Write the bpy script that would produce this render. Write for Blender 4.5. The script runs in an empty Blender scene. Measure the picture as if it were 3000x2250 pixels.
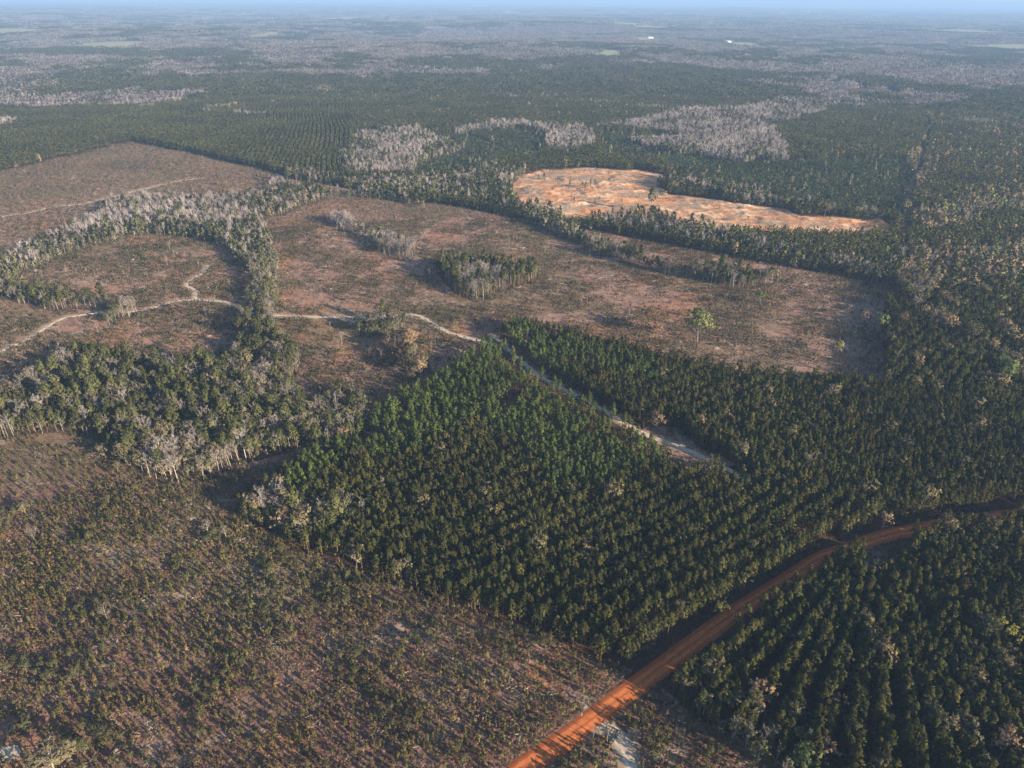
import bpy, math, random
import numpy as np
from mathutils import Matrix

R = math.radians
SC = bpy.context.scene
COL = SC.collection

# ------------------------------------------------------------------ camera
H = 200.0                       # metres above the ground
F = 2065.0                      # focal length in pixels of the 3000 px wide photograph
PITCH, ROLL = R(28.72), R(0.4)
cam = bpy.data.objects.new('camera', bpy.data.cameras.new('camera'))
COL.objects.link(cam)
cam.matrix_world = Matrix.Translation((0, 0, H)) @ Matrix.Rotation(R(90) - PITCH, 4, 'X') @ Matrix.Rotation(ROLL, 4, 'Z')
cam.data.sensor_width = 36.0
cam.data.lens = 36.0 * F / 3000.0
cam.data.clip_start = 1.0
cam.data.clip_end = 200000.0
SC.camera = cam

# ------------------------------------------------------------------ light
SUN_ELEV = R(17.0)
SX, SY = 0.82, -0.57            # towards the sun, on the ground plane
sl = math.hypot(SX, SY); SX /= sl; SY /= sl
world = bpy.data.worlds.new('World'); SC.world = world; world.use_nodes = True
wn = world.node_tree.nodes; wl = world.node_tree.links
sky = wn.new('ShaderNodeTexSky'); sky.sky_type = 'NISHITA'; sky.sun_disc = False
sky.sun_elevation = SUN_ELEV
sky.sun_rotation = math.atan2(SX, SY)
sky.altitude = 100; sky.air_density = 1.0; sky.dust_density = 0.3; sky.ozone_density = 1.5
wl.new(sky.outputs[0], wn['Background'].inputs[0])
wn['Background'].inputs[1].default_value = 0.075
sun = bpy.data.objects.new('sun', bpy.data.lights.new('sun', 'SUN'))
COL.objects.link(sun)
sun.data.energy = 5.0
sun.data.angle = R(0.5)
sun.data.color = (1.0, 0.83, 0.62)
d = (SX * math.cos(SUN_ELEV), SY * math.cos(SUN_ELEV), math.sin(SUN_ELEV))
from mathutils import Vector
sun.rotation_euler = Vector(d).to_track_quat('Z', 'Y').to_euler()

SC.view_settings.view_transform = 'Standard'
SC.view_settings.look = 'None'
SC.view_settings.exposure = 1.32
SC.view_settings.gamma = 1.0
SC.cycles.max_bounces = 4
SC.cycles.diffuse_bounces = 2
SC.cycles.glossy_bounces = 1
SC.cycles.transmission_bounces = 1
SC.cycles.volume_bounces = 0
SC.cycles.transparent_max_bounces = 4
SC.cycles.use_denoising = True
SC.cycles.denoiser = 'OPENIMAGEDENOISE'
SC.render.film_transparent = False

rng = np.random.default_rng(7)
random.seed(7)

# ------------------------------------------------------------------ geometry of the view
def unproj(x, y, h=0.0):
    u = (np.asarray(x, float) - 1500) / F; v = -(np.asarray(y, float) - 1125) / F
    c, s = math.cos(ROLL), math.sin(ROLL)
    X = u * c - v * s; Y = u * s + v * c
    dy = Y * math.sin(PITCH) + math.cos(PITCH); dz = Y * math.cos(PITCH) - math.sin(PITCH)
    t = (h - H) / dz
    return X * t, dy * t

def proj(X, Y, Z=0.0):
    zz = Z - H
    fw = Y * math.cos(PITCH) - zz * math.sin(PITCH)
    up = Y * math.sin(PITCH) + zz * math.cos(PITCH)
    fw = np.maximum(fw, 1e-3)
    a, b = X / fw, up / fw
    c, s = math.cos(ROLL), math.sin(ROLL)
    u = a * c + b * s; v = -a * s + b * c
    return 1500 + F * u, 1125 - F * v

def W(pts, h=0.0, k=1.0):
    """pixels of the photograph (times k) -> points on the ground"""
    out = []
    for p in pts:
        hh = p[2] if len(p) > 2 else h
        x, y = unproj(p[0] * k, p[1] * k, hh)
        out.append((float(x), float(y)))
    return np.array(out)
KD = 3000 / 2212.0

def inside(poly, x, y):
    res = np.zeros(x.shape, bool)
    mn, mx = poly.min(0), poly.max(0)
    m = (x >= mn[0]) & (x <= mx[0]) & (y >= mn[1]) & (y <= mx[1])
    if not m.any(): return res
    xs, ys = x[m], y[m]; r = np.zeros(xs.shape, bool)
    j = len(poly) - 1
    for i in range(len(poly)):
        xi, yi = poly[i]; xj, yj = poly[j]
        if yi != yj:
            c = ((yi > ys) != (yj > ys)) & (xs < (xj - xi) * (ys - yi) / (yj - yi) + xi)
            r ^= c
        j = i
    res[m] = r
    return res

# ------------------------------------------------------------------ noise
_T = np.random.default_rng(11).random((256, 256))
def vnoise(x, y):
    xi = np.floor(x).astype(np.int64); yi = np.floor(y).astype(np.int64)
    fx = x - xi; fy = y - yi
    fx = fx * fx * (3 - 2 * fx); fy = fy * fy * (3 - 2 * fy)
    a = _T[xi & 255, yi & 255]; b = _T[(xi + 1) & 255, yi & 255]
    c = _T[xi & 255, (yi + 1) & 255]; d_ = _T[(xi + 1) & 255, (yi + 1) & 255]
    return (a * (1 - fx) + b * fx) * (1 - fy) + (c * (1 - fx) + d_ * fx) * fy
def fbm(x, y, o=4, g=0.5):
    s = 0; a = 1; t = 0
    for i in range(o):
        s = s + a * vnoise(x * 2 ** i + 17.3 * i, y * 2 ** i + 41.7 * i); t += a; a *= g
    return s / t

def smooth(a, b, x):
    t = np.clip((x - a) / (b - a), 0, 1); return t * t * (3 - 2 * t)

def terrain(x, y):
    dd = np.hypot(x, y)
    k = smooth(1300, 5000, dd)
    return k * ((fbm(x / 2600 + 5.1, y / 1700 + 2.2, 3) - 0.5) * 70 + 2.0)

# ------------------------------------------------------------------ land-cover map
NEARCUT, CUT, PINE, YOUNG, BARE, MIX, PIT, FIELD, BUD, GREENPINE, FARCUT, DENSE, OLIVE = range(13)
P = []
def zone(c, pts, h=0.0, k=KD, noise=0.0):
    P.append((c, W(pts, h, k), noise))

# upper clear-cut parcel
zone(CUT, [(-400, 455), (0, 372), (282, 306), (430, 335), (640, 385), (940, 440), (1200, 487), (1500, 540), (1700, 578), (1925, 616), (1900, 840),
           (1700, 802, 13), (1560, 775, 13), (1115, 705), (1060, 740), (1000, 800), (900, 880), (700, 1010), (540, 1115), (0, 1150), (-400, 1150)])
zone(NEARCUT, [(-500, 1659), (-500, 900), (0, 940), (250, 1000), (430, 1020), (560, 1010), (640, 985), (700, 940), (790, 900), (700, 1010), (530, 1130), (640, 1180), (850, 1262), (1150, 1372), (1372, 1452), (1085, 1665), (700, 2300), (-1500, 2300), (-1500, 1000)])

# mixed wood lower left
zone(MIX, [(-300, 830), (0, 815, 12), (70, 790, 12), (110, 760, 12), (150, 735, 12), (200, 738, 14), (260, 742, 14), (330, 760, 12), (400, 762, 12), (470, 765, 12), (505, 745, 10), (515, 690, 10),
           (545, 670, 8), (590, 680), (610, 740), (640, 775), (650, 800), (632, 830), (655, 870), (690, 905), (700, 950), (660, 965), (600, 985), (520, 1005), (440, 1045), (350, 1040), (300, 1015), (255, 985), (190, 940), (100, 940), (0, 955), (-300, 960)])
zone(OLIVE, [(690, 890), (760, 850), (800, 880), (790, 920), (720, 985), (670, 990), (660, 950)])
# swamp band upper left and its finger to the south
zone(BARE, [(-300, 620), (-100, 580), (0, 545, 12), (60, 510, 12), (130, 480, 14), (180, 448, 16), (240, 418, 14), (330, 405, 14), (420, 415, 14), (540, 402, 14), (600, 375, 14), (655, 392, 12), (645, 455), (560, 465), (555, 500), (500, 520), (450, 522), (400, 512), (330, 502), (250, 515), (150, 540), (60, 575), (0, 610), (-200, 660)])
zone(OLIVE, [(-300, 640), (0, 575), (150, 520), (300, 488), (420, 495), (520, 500), (560, 470), (585, 520), (600, 600), (592, 680), (550, 672), (535, 600), (515, 560), (470, 525), (400, 517), (300, 505), (150, 548), (60, 582), (0, 620), (-300, 690)])
zone(MIX, [(600, 380, 16), (660, 385, 16), (700, 400, 14), (760, 398, 14), (900, 415, 14), (940, 440), (780, 420), (700, 432), (650, 450), (620, 465), (560, 470), (520, 468), (560, 430)])
# little stands inside the clear-cut
zone(MIX, [(0, 602, 12), (60, 605, 12), (110, 620, 12), (150, 628, 12), (215, 628, 10), (255, 650, 8), (300, 668), (290, 690), (260, 690), (240, 668), (200, 662), (120, 672), (60, 668), (0, 640), (-150, 640), (-150, 600)])
zone(OLIVE, [(232, 690), (256, 690), (258, 705), (240, 715)])
zone(BARE, [(715, 478), (745, 478), (800, 500, 8), (850, 492, 12), (893, 520, 10), (895, 558), (850, 557), (820, 552), (800, 520), (760, 498), (720, 490)])
zone(MIX, [(895, 550, 8), (950, 545, 12), (960, 575), (900, 570)])
zone(DENSE, [(935, 562, 12), (1010, 548, 12), (1160, 556, 12), (1162, 588, 8), (1125, 618), (1060, 640), (1010, 648), (975, 632), (950, 600)])
zone(BARE, [(985, 585, 12), (1010, 568, 12), (1110, 570, 12), (1100, 590, 12), (1055, 612, 12), (1010, 618, 12)])
zone(OLIVE, [(765, 700), (850, 696), (880, 706), (872, 722), (800, 732), (770, 722)])
zone(BUD, [(855, 730), (900, 760), (930, 790), (900, 830), (860, 800), (840, 760)])
zone(OLIVE, [(1130, 470), (1190, 485), (1260, 515), (1340, 545), (1400, 570), (1350, 560), (1280, 540), (1200, 512), (1140, 482)])
zone(MIX, [(1250, 520, 12), (1330, 520, 12), (1400, 545, 12), (1480, 560, 14), (1560, 560, 14), (1640, 570, 14), (1690, 590, 10), (1692, 612), (1650, 625), (1590, 628), (1530, 612), (1450, 595), (1380, 580), (1330, 556)])
# north of the parcel
zone(MIX, [(620, 385), (640, 372), (740, 378, 12), (800, 370, 12), (900, 370, 14), (1060, 345, 14), (1128, 356, 16), (1105, 400, 8), (1130, 430, 6), (1200, 448, 6), (1300, 468), (1420, 462), (1550, 492, 6), (1700, 498, 6), (1930, 500, 6), (1990, 560), (2000, 700), (1925, 640), (1930, 618), (1700, 572), (1500, 533), (1200, 480), (940, 432), (780, 410)])
zone(PINE, [(1540, 480), (1640, 492), (1940, 500), (1945, 560), (1850, 580), (1700, 548), (1560, 512)])
zone(BARE, [(735, 285, 12), (830, 262, 16), (905, 262, 16), (985, 290, 16), (1020, 318, 12), (1005, 345), (940, 352), (890, 385), (830, 385), (760, 378), (742, 345), (760, 310)])
zone(BARE, [(1010, 365, 14), (1060, 350, 16), (1128, 340, 18), (1120, 390), (1040, 410), (990, 400)])
zone(YOUNG, [(925, 352), (1000, 330), (950, 305), (1000, 288), (1100, 278), (1178, 290), (1180, 320), (1160, 340), (1110, 350), (1060, 360), (1000, 378), (940, 392), (890, 392)])
zone(BARE, [(980, 268, 16), (1060, 253, 16), (1130, 249, 16), (1185, 262, 16), (1250, 260, 18), (1292, 292, 14), (1285, 322), (1235, 338), (1185, 338), (1170, 315), (1180, 295), (1130, 278), (1050, 283), (990, 296)])
zone(YOUNG, [(1290, 345), (1300, 290), (1500, 300), (1700, 350), (1860, 345), (1985, 350), (1962, 485), (1900, 470), (1700, 450), (1560, 432), (1450, 405), (1440, 385), (1350, 372)])
zone(PINE, [(1130, 357), (1180, 345), (1290, 342), (1430, 355), (1460, 385), (1430, 380), (1290, 364), (1180, 366)])
zone(MIX, [(1430, 368, 8), (1520, 385, 8), (1700, 425, 8), (1850, 452, 8), (1900, 470), (1700, 452), (1560, 434), (1445, 408)])
zone(BARE, [(1285, 268, 16), (1400, 242, 16), (1480, 215, 16), (1640, 203, 16), (1750, 215, 16), (1800, 240), (1780, 255), (1650, 275), (1705, 315, 14), (1700, 350), (1600, 355), (1470, 338), (1370, 312), (1500, 300), (1400, 290), (1290, 282)])
zone(PINE, [(1680, 270, 12), (1780, 252, 12), (1990, 258, 12), (2008, 262), (1985, 345), (1860, 348), (1700, 345), (1705, 312)])
zone(BARE, [(-50, 213, 14), (100, 200, 14), (270, 190, 14), (450, 188, 14), (456, 208), (380, 228), (150, 238), (60, 243), (-50, 238)])
zone(BARE, [(410, 232, 14), (560, 240, 14), (572, 255), (420, 250)])
zone(BARE, [(318, 138, 14), (350, 128, 14), (412, 134, 14), (402, 150), (350, 153), (320, 150)])
zone(BARE, [(265, 185, 14), (320, 188, 14), (325, 200), (270, 200)])
zone(BUD, [(665, 190, 12), (720, 190, 12), (724, 199), (668, 199)])
zone(FARCUT, [(1745, 166, 10), (1830, 180, 10), (2020, 205, 10), (2095, 215), (1990, 233), (1800, 228), (1740, 208)])
zone(BARE, [(1150, 143, 12), (1215, 140, 12), (1290, 152, 12), (1330, 160, 12), (1250, 166), (1170, 165)])
zone(BARE, [(530, 145, 12), (700, 132, 12), (720, 140), (560, 155)])
zone(BARE, [(80, 126, 12), (180, 122, 12), (182, 132), (90, 133)])
zone(BARE, [(0, 150, 12), (180, 148, 12), (265, 136, 12), (262, 144), (120, 162), (0, 170)])
zone(BUD, [(1240, 212, 12), (1380, 218, 12), (1440, 225), (1300, 232)])
# right side
zone(BUD, [(1985, 440, 14), (2050, 420, 14), (2120, 410, 14), (2260, 425, 12), (2260, 462), (2120, 475), (2100, 495), (2000, 515), (1970, 490)])
zone(BUD, [(1945, 540, 14), (2050, 515, 14), (2260, 500, 14), (2260, 610), (2130, 612), (2040, 600), (2000, 660), (1935, 660), (1938, 600)])
zone(BUD, [(1945, 655, 14), (2050, 650, 16), (2120, 700, 16), (2240, 755, 16), (2260, 860), (2150, 820), (2080, 750), (1990, 700), (1945, 690)])
zone(BUD, [(1990, 310, 12), (2010, 330, 12), (1990, 420, 12), (1985, 470), (1960, 480), (1968, 400), (1980, 330)])
zone(NEARCUT, [(2012, 255), (1994, 345), (1986, 365), (1976, 420), (1967, 470), (1955, 545), (1945, 545), (1950, 475), (1960, 420), (1973, 360), (1982, 340), (2003, 258)])
# the planted block
zone(PINE, [(1118, 712), (1200, 718, 8), (1400, 755, 8), (1700, 802, 8), (1900, 840), (1925, 640), (1945, 690), (2000, 720), (2080, 770), (2150, 830), (2260, 870), (2400, 1000), (2500, 1600), (2300, 1900), (1800, 1900), (1620, 1680), (1560, 1570), (1480, 1490), (1400, 1470), (1377, 1440), (1150, 1345), (900, 1245), (700, 1165), (520, 1110)])
zone(GREENPINE, [(1115, 712), (1300, 738, 10), (1420, 770, 10), (1410, 840), (1200, 800), (1300, 880), (1420, 960), (1420, 1010), (1320, 1060), (1200, 1090), (1150, 1000), (1020, 930), (900, 1000), (760, 1010), (650, 1090), (620, 1050), (760, 950), (900, 855), (1000, 790)])
zone(MIX, [(520, 1112), (640, 1022, 14), (740, 1060, 10), (790, 1100, 8), (780, 1160), (720, 1180), (640, 1165)])
zone(NEARCUT, [(1372, 1460), (1440, 1480), (1480, 1535), (1560, 1575), (1640, 1610), (1735, 1690), (1950, 1850), (2600, 2300), (700, 2300), (1085, 1665)])
zone(OLIVE, [(1470, 1530), (1560, 1572), (1640, 1608), (1690, 1665), (1680, 1740), (1640, 1660), (1560, 1605)])
zone(CUT, [(1385, 928), (1400, 915), (1470, 922), (1510, 965), (1560, 985), (1590, 1008), (1530, 1012), (1440, 992), (1400, 965)])
zone(CUT, [(1430, 955), (1460, 965), (1530, 1000), (1520, 1020), (1440, 1030), (1425, 1000)])
zone(NEARCUT, [(1848, 1195), (1880, 1180), (1960, 1162), (1965, 1210), (1930, 1250), (1860, 1260), (1845, 1240)])
# quarry
PITP = [(1095, 402), (1130, 378), (1180, 366), (1290, 363), (1380, 368), (1425, 376), (1442, 388), (1425, 400), (1440, 420), (1560, 434), (1700, 452), (1730, 468), (1800, 468), (1900, 474), (1935, 490), (1930, 492, 10), (1800, 492, 10), (1700, 492, 10), (1600, 487, 10), (1540, 483, 10), (1490, 474, 10), (1420, 456, 10), (1360, 452, 10), (1300, 463, 10), (1240, 466, 10), (1200, 452, 10), (1140, 438, 10), (1110, 418, 8)]
PITW = W(PITP, 0, KD)
P.append((PIT, PITW, 0.0))
C5 = 1500 / 1270.0
def zc(c, pts, h=0.0): P.append((c, W([(1500 / C5 + q[0],) + tuple(q[1:]) for q in pts], h, C5), 0.0))
zc(BUD, [(640, 118), (900, 135), (1100, 152), (1290, 180), (1290, 240), (1150, 222), (1000, 205), (880, 188), (740, 170)], 8)
zc(PINE, [(835, 188), (950, 193), (1045, 214), (1065, 238), (960, 232), (860, 218)], 10)
zc(PINE, [(80, 175), (180, 160), (400, 157), (490, 176), (560, 200), (690, 215), (705, 236), (560, 264), (430, 264), (330, 257), (150, 240), (60, 220)], 10)
zc(FARCUT, [(440, 152), (690, 159), (682, 184), (560, 177), (460, 167)], 6)
zc(FARCUT, [(720, 190), (780, 190), (900, 215), (1100, 240), (1140, 252), (1010, 264), (900, 252), (760, 240)], 6)
zc(PINE, [(820, 238), (900, 232), (985, 240), (960, 252), (860, 250)], 6)
zc(BUD, [(0, 60), (300, 70), (420, 95), (640, 118), (520, 140), (300, 135), (60, 110), (-200, 100)], 6)
for q in [[(195, 146), (235, 128), (278, 130), (268, 150)], [(440, 106), (500, 105), (525, 118), (450, 117)], [(520, 100), (600, 99), (645, 112), (560, 114)], [(280, 88), (340, 87), (395, 95), (330, 101)],
          [(718, 131), (760, 126), (850, 133), (780, 140)], [(925, 90), (1060, 94), (1105, 106), (950, 105)], [(950, 166), (1090, 178), (980, 176)], [(100, 96), (170, 96), (160, 102), (60, 101)]]:
    zc(FIELD, q)
# pastures far away
for q in [[(-40, 66), (60, 66), (118, 74), (60, 80), (-40, 82)], [(525, 80), (600, 74), (617, 78), (545, 86)], [(425, 73), (545, 69), (548, 72), (430, 76)],
          [(1285, 130), (1312, 111), (1342, 113), (1335, 130)], [(1355, 79), (1400, 75), (1445, 81), (1400, 87)], [(1480, 93), (1500, 91), (1558, 98), (1510, 104)],
          [(1565, 90), (1600, 88), (1665, 96), (1600, 100)], [(1735, 113), (1770, 110), (1830, 117), (1765, 122)], [(690, 42), (740, 36), (790, 40), (760, 46)],
          [(430, 33), (560, 27), (540, 34)], [(380, 46), (540, 42), (540, 44), (390, 48)], [(1150, 84), (1220, 84), (1220, 90)], [(1330, 120), (1430, 122), (1380, 127)]]:
    zone(FIELD, q)
zone(FARCUT, [(915, 66), (1000, 64), (1080, 72), (1105, 84), (1050, 92), (930, 88), (890, 78)])
zone(FARCUT, [(1490, 136), (1700, 141), (1690, 152), (1500, 150)])
zone(FARCUT, [(1085, 102), (1180, 100), (1170, 106), (1040, 110)])
zone(FARCUT, [(1900, 78), (2080, 84), (2000, 93), (1880, 86)])

def cover(x, y):
    """land-cover class of points on the ground"""
    wob = 5.0 + 0.012 * np.hypot(x, y)
    xx = x + (fbm(x / 28, y / 28, 3) - .5) * wob
    yy = y + (fbm(x / 28 + 50, y / 28 + 9, 3) - .5) * wob * 1.2
    dd = np.hypot(x, y)
    n = fbm(x / 620 + 3.3, y / 560 + 1.7, 6, 0.74)
    n2 = fbm(x / 260 + 13.3, y / 520 + 21.7, 4)
    c = np.full(x.shape, PINE)
    far = smooth(1900, 3600, dd) * 0.085 + smooth(400, 1800, x) * smooth(1900, 2600, dd) * .03
    c = np.where((n + far > 0.555) & (dd > 1500), MIX, c)
    c = np.where((n + far > 0.575) & (n2 > 0.40) & (dd > 1500), BARE, c)
    c = np.where((n + far > 0.575) & (n2 > 0.58) & (dd > 1500), BUD, c)
    n4 = fbm(x / 200 + 71, y / 260 + 5, 4, .6)
    c = np.where((n4 < 0.425) & (dd > 1700), PINE, c)
    c = np.where((n4 > 0.575) & (c == PINE) & (dd > 2600), BUD, c)
    n3 = fbm(x / 900 + 31, y / 1000 + 7, 4)
    c = np.where((n3 > 0.655) & (dd > 3600), FIELD, c)
    c = np.where((n3 < 0.28) & (dd > 2500), FARCUT, c)
    w2 = 6 + np.clip(dd - 450, 0, 2500) * .028
    xw = x + (fbm(x / 70 + 4, y / 90, 4, .6) - .5) * w2 * 2; yw = y + (fbm(x / 70 + 80, y / 90 + 9, 4, .6) - .5) * w2 * 2.4
    thin = fbm(x / 38 + 19, y / 60 + 2, 4)
    n5 = fbm(x / 420 + 17, y / 300 + 3, 4, .6)
    for cl, poly, ns in P:
        if cl in (BARE, BUD, YOUNG) and poly[:, 1].mean() > 800:
            m = inside(poly, xw, yw)
            if cl == BUD and poly[:, 1].mean() > 2000: m = m & (n5 > .47); c = np.where(m & (n4 > .55), BARE, c); m = m & (n4 <= .55)
            if cl == BARE:
                c = np.where(m & (thin > .62), MIX, c); m = m & (thin <= .62)
        else:
            m = inside(poly, xx, yy)
        c = np.where(m, cl, c)
    return c

# ------------------------------------------------------------------ roads (centre lines on the ground)
ROAD = W([(1440, 2320), (1535, 2250), (1690, 2140), (1886, 1993), (2020, 1893), (2163, 1789), (2316, 1694), (2398, 1640), (2488, 1606), (2574, 1575), (2655, 1556), (2780, 1532), (2886, 1517), (3000, 1504), (3140, 1494)])
TRACKS = [
    ('sandy_track', [(1060, 720), (1150, 800), (1215, 838), (1280, 872), (1350, 915), (1400, 940), (1460, 962), (1530, 992), (1620, 1040)], 3.0),
    ('sandy_track', [(590, 680), (680, 684), (780, 684), (880, 680), (905, 682), (935, 698), (965, 716), (990, 724), (1060, 742)], 3.2),
    ('sandy_track', [(516, 662), (480, 652), (430, 648), (380, 650), (330, 664), (290, 672), (230, 674), (150, 684), (120, 695), (90, 712), (60, 732), (20, 750), (-60, 790)], 3.0),
    ('sandy_track', [(449, 573), (440, 588), (412, 604), (402, 616), (422, 628), (420, 648)], 2.6),
    ('sandy_track', [(-60, 480), (0, 468), (60, 460), (120, 446), (180, 440), (270, 418), (330, 404), (380, 392), (440, 384)], 4.0),
    ('sandy_track', [(1010, 293), (1040, 304), (1070, 316), (1100, 327)], 4.5),
    ('sandy_track', [(1720, 335), (1735, 345), (1738, 352)], 4.0),
]
def polydist(pts, x, y):
    best = np.full(x.shape, 1e9)
    for (ax, ay), (bx, by) in zip(pts[:-1], pts[1:]):
        vx, vy = bx - ax, by - ay; L2 = vx * vx + vy * vy
        t = np.clip(((x - ax) * vx + (y - ay) * vy) / L2, 0, 1)
        best = np.minimum(best, np.hypot(x - ax - t * vx, y - ay - t * vy))
    return best
def resample(pts, step):
    pts = np.asarray(pts)
    # Catmull-Rom
    out = []
    n = len(pts)
    for i in range(n - 1):
        p0 = pts[max(i - 1, 0)]; p1 = pts[i]; p2 = pts[i + 1]; p3 = pts[min(i + 2, n - 1)]
        m = max(2, int(np.hypot(*(p2 - p1)) / step))
        for t in np.arange(m) / m:
            out.append(0.5 * ((2 * p1) + (-p0 + p2) * t + (2 * p0 - 5 * p1 + 4 * p2 - p3) * t * t + (-p0 + 3 * p1 - 3 * p2 + p3) * t ** 3))
    out.append(pts[-1])
    return np.array(out)
ROADC = resample(ROAD, 2.0)
TRACKC = [(n, resample(W(p, 0, KD), 2.0), w) for n, p, w in TRACKS]
ROADW = 3.6                     # half width
GATEC = resample(W([(1700, 2105), (1770, 2125), (1815, 2165), (1838, 2215), (1850, 2260), (1860, 2330)]), 1.5)
TRACKC.append(('sandy_track', GATEC, 5.0))
PADC = W([(-60, 2190), (0, 2188), (50, 2183), (62, 2200), (55, 2222), (20, 2232), (-60, 2240)])

def clear_of_roads(x, y, extra=0.0):
    ok = polydist(ROADC[::4], x, y) > ROADW + 0.6 + extra
    for n, c, w in TRACKC:
        ok &= polydist(c[::3], x, y) > w * 0.55 + 0.3 + extra * 0.6
    ok &= ~inside(PADC, x, y)
    if extra >= 1.0:    # low growth on the near side of the track through the planted block
        dt = polydist(TRACKC[0][1][::3], x, y); q = np.hypot(x, y) < np.interp(x, TRACKC[0][1][::3, 0], np.hypot(*TRACKC[0][1][::3].T))
        ok &= (dt > 3.2) & ~((dt < 17) & q & (vnoise(x * 3.1, y * 3.1) < .62))
    return ok

# ------------------------------------------------------------------ materials
def mat(name):
    m = bpy.data.materials.new(name); m.use_nodes = True
    nt = m.node_tree; b = nt.nodes['Principled BSDF']
    b.inputs['Roughness'].default_value = 0.9
    b.inputs['Specular IOR Level'].default_value = 0.12
    return m, nt, b

def leafmat(name, a, b_, c_=None, hue=0.0, patch=None, transl=0.12):
    """foliage whose colour differs from plant to plant (a..b_), with clump variation"""
    m, nt, b = mat(name); N, L = nt.nodes, nt.links
    oi = N.new('ShaderNodeObjectInfo')
    cr = N.new('ShaderNodeValToRGB'); e = cr.color_ramp.elements
    e[0].color = (*a, 1); e[1].color = (*b_, 1)
    if c_:
        el = e.new(0.9); el.color = (*b_, 1); e[-1].color = (*c_, 1)
    L.new(oi.outputs['Random'], cr.inputs[0])
    tc = N.new('ShaderNodeTexCoord'); nz = N.new('ShaderNodeTexNoise'); nz.inputs['Scale'].default_value = 0.9
    L.new(tc.outputs['Object'], nz.inputs['Vector'])
    mr = N.new('ShaderNodeMapRange'); mr.inputs[1].default_value = .3; mr.inputs[2].default_value = .7
    mr.inputs[3].default_value = .75; mr.inputs[4].default_value = 1.3
    L.new(nz.outputs[0], mr.inputs[0])
    geo = N.new('ShaderNodeNewGeometry'); nw = N.new('ShaderNodeTexNoise'); nw.inputs['Scale'].default_value = 0.012
    L.new(geo.outputs['Position'], nw.inputs['Vector'])
    mr2 = N.new('ShaderNodeMapRange'); mr2.inputs[1].default_value = .35; mr2.inputs[2].default_value = .65
    mr2.inputs[3].default_value = .8; mr2.inputs[4].default_value = 1.2
    L.new(nw.outputs[0], mr2.inputs[0])
    mu = N.new('ShaderNodeMath'); mu.operation = 'MULTIPLY'
    L.new(mr.outputs[0], mu.inputs[0]); L.new(mr2.outputs[0], mu.inputs[1])
    vm = N.new('ShaderNodeVectorMath'); vm.operation = 'SCALE'
    L.new(cr.outputs[0], vm.inputs[0]); L.new(mu.outputs[0], vm.inputs['Scale'])
    L.new(vm.outputs[0], b.inputs['Base Color'])
    if transl:
        tr = N.new('ShaderNodeBsdfTranslucent'); mx = N.new('ShaderNodeMixShader'); mx.inputs[0].default_value = transl
        L.new(vm.outputs[0], tr.inputs[0]); L.new(b.outputs[0], mx.inputs[1]); L.new(tr.outputs[0], mx.inputs[2])
        L.new(mx.outputs[0], nt.nodes['Material Output'].inputs[0])
    return m

M = {}
M['pine'] = leafmat('pine_needles', (0.080, 0.088, 0.026), (0.125, 0.126, 0.036), (0.175, 0.14, 0.05))
M['gpine'] = leafmat('bright_pine_needles', (0.095, 0.132, 0.034), (0.142, 0.180, 0.046))
M['young'] = leafmat('young_pine_needles', (0.055, 0.080, 0.036), (0.090, 0.110, 0.045), (0.16, 0.13, 0.07))
M['sap'] = leafmat('sapling_needles', (0.095, 0.098, 0.034), (0.175, 0.155, 0.052), (0.27, 0.185, 0.07))
M['shrub'] = leafmat('shrub_leaves', (0.075, 0.085, 0.035), (0.14, 0.125, 0.055), (0.20, 0.14, 0.06))
M['twig'] = leafmat('bare_twigs', (0.22, 0.19, 0.18), (0.36, 0.315, 0.30), None, transl=0.15)
M['ftwig'] = leafmat('sunlit_twig_canopy', (0.245, 0.21, 0.205), (0.40, 0.35, 0.335), None, transl=0.15)  # bare twigs in a lighter copy, painted as sunlit branches for distant trees
M['bark'] = leafmat('pale_bark', (0.20, 0.17, 0.145), (0.36, 0.32, 0.27), None, transl=0)
M['pbark'] = leafmat('pine_bark', (0.13, 0.085, 0.06), (0.20, 0.14, 0.10), None, transl=0)
M['bud'] = leafmat('budding_leaves', (0.175, 0.16, 0.075), (0.28, 0.23, 0.125), (0.32, 0.225, 0.12))
M['lime'] = leafmat('fresh_green_leaves', (0.20, 0.25, 0.075), (0.28, 0.31, 0.11))
M['yellow'] = leafmat('yellow_green_leaves', (0.26, 0.25, 0.06), (0.31, 0.28, 0.07))
M['tan'] = leafmat('tan_leaves', (0.33, 0.21, 0.12), (0.42, 0.29, 0.17))
M['ever'] = leafmat('evergreen_leaves', (0.080, 0.092, 0.034), (0.135, 0.140, 0.055))
M['oliveg'] = leafmat('olive_leaves', (0.125, 0.128, 0.06), (0.215, 0.20, 0.11), (0.30, 0.26, 0.19))
M['stick'] = leafmat('grey_wood_debris', (0.30, 0.26, 0.23), (0.55, 0.50, 0.45), None, transl=0)
M['dry'] = leafmat('dry_brush', (0.20, 0.115, 0.08), (0.30, 0.19, 0.14), None)

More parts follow.
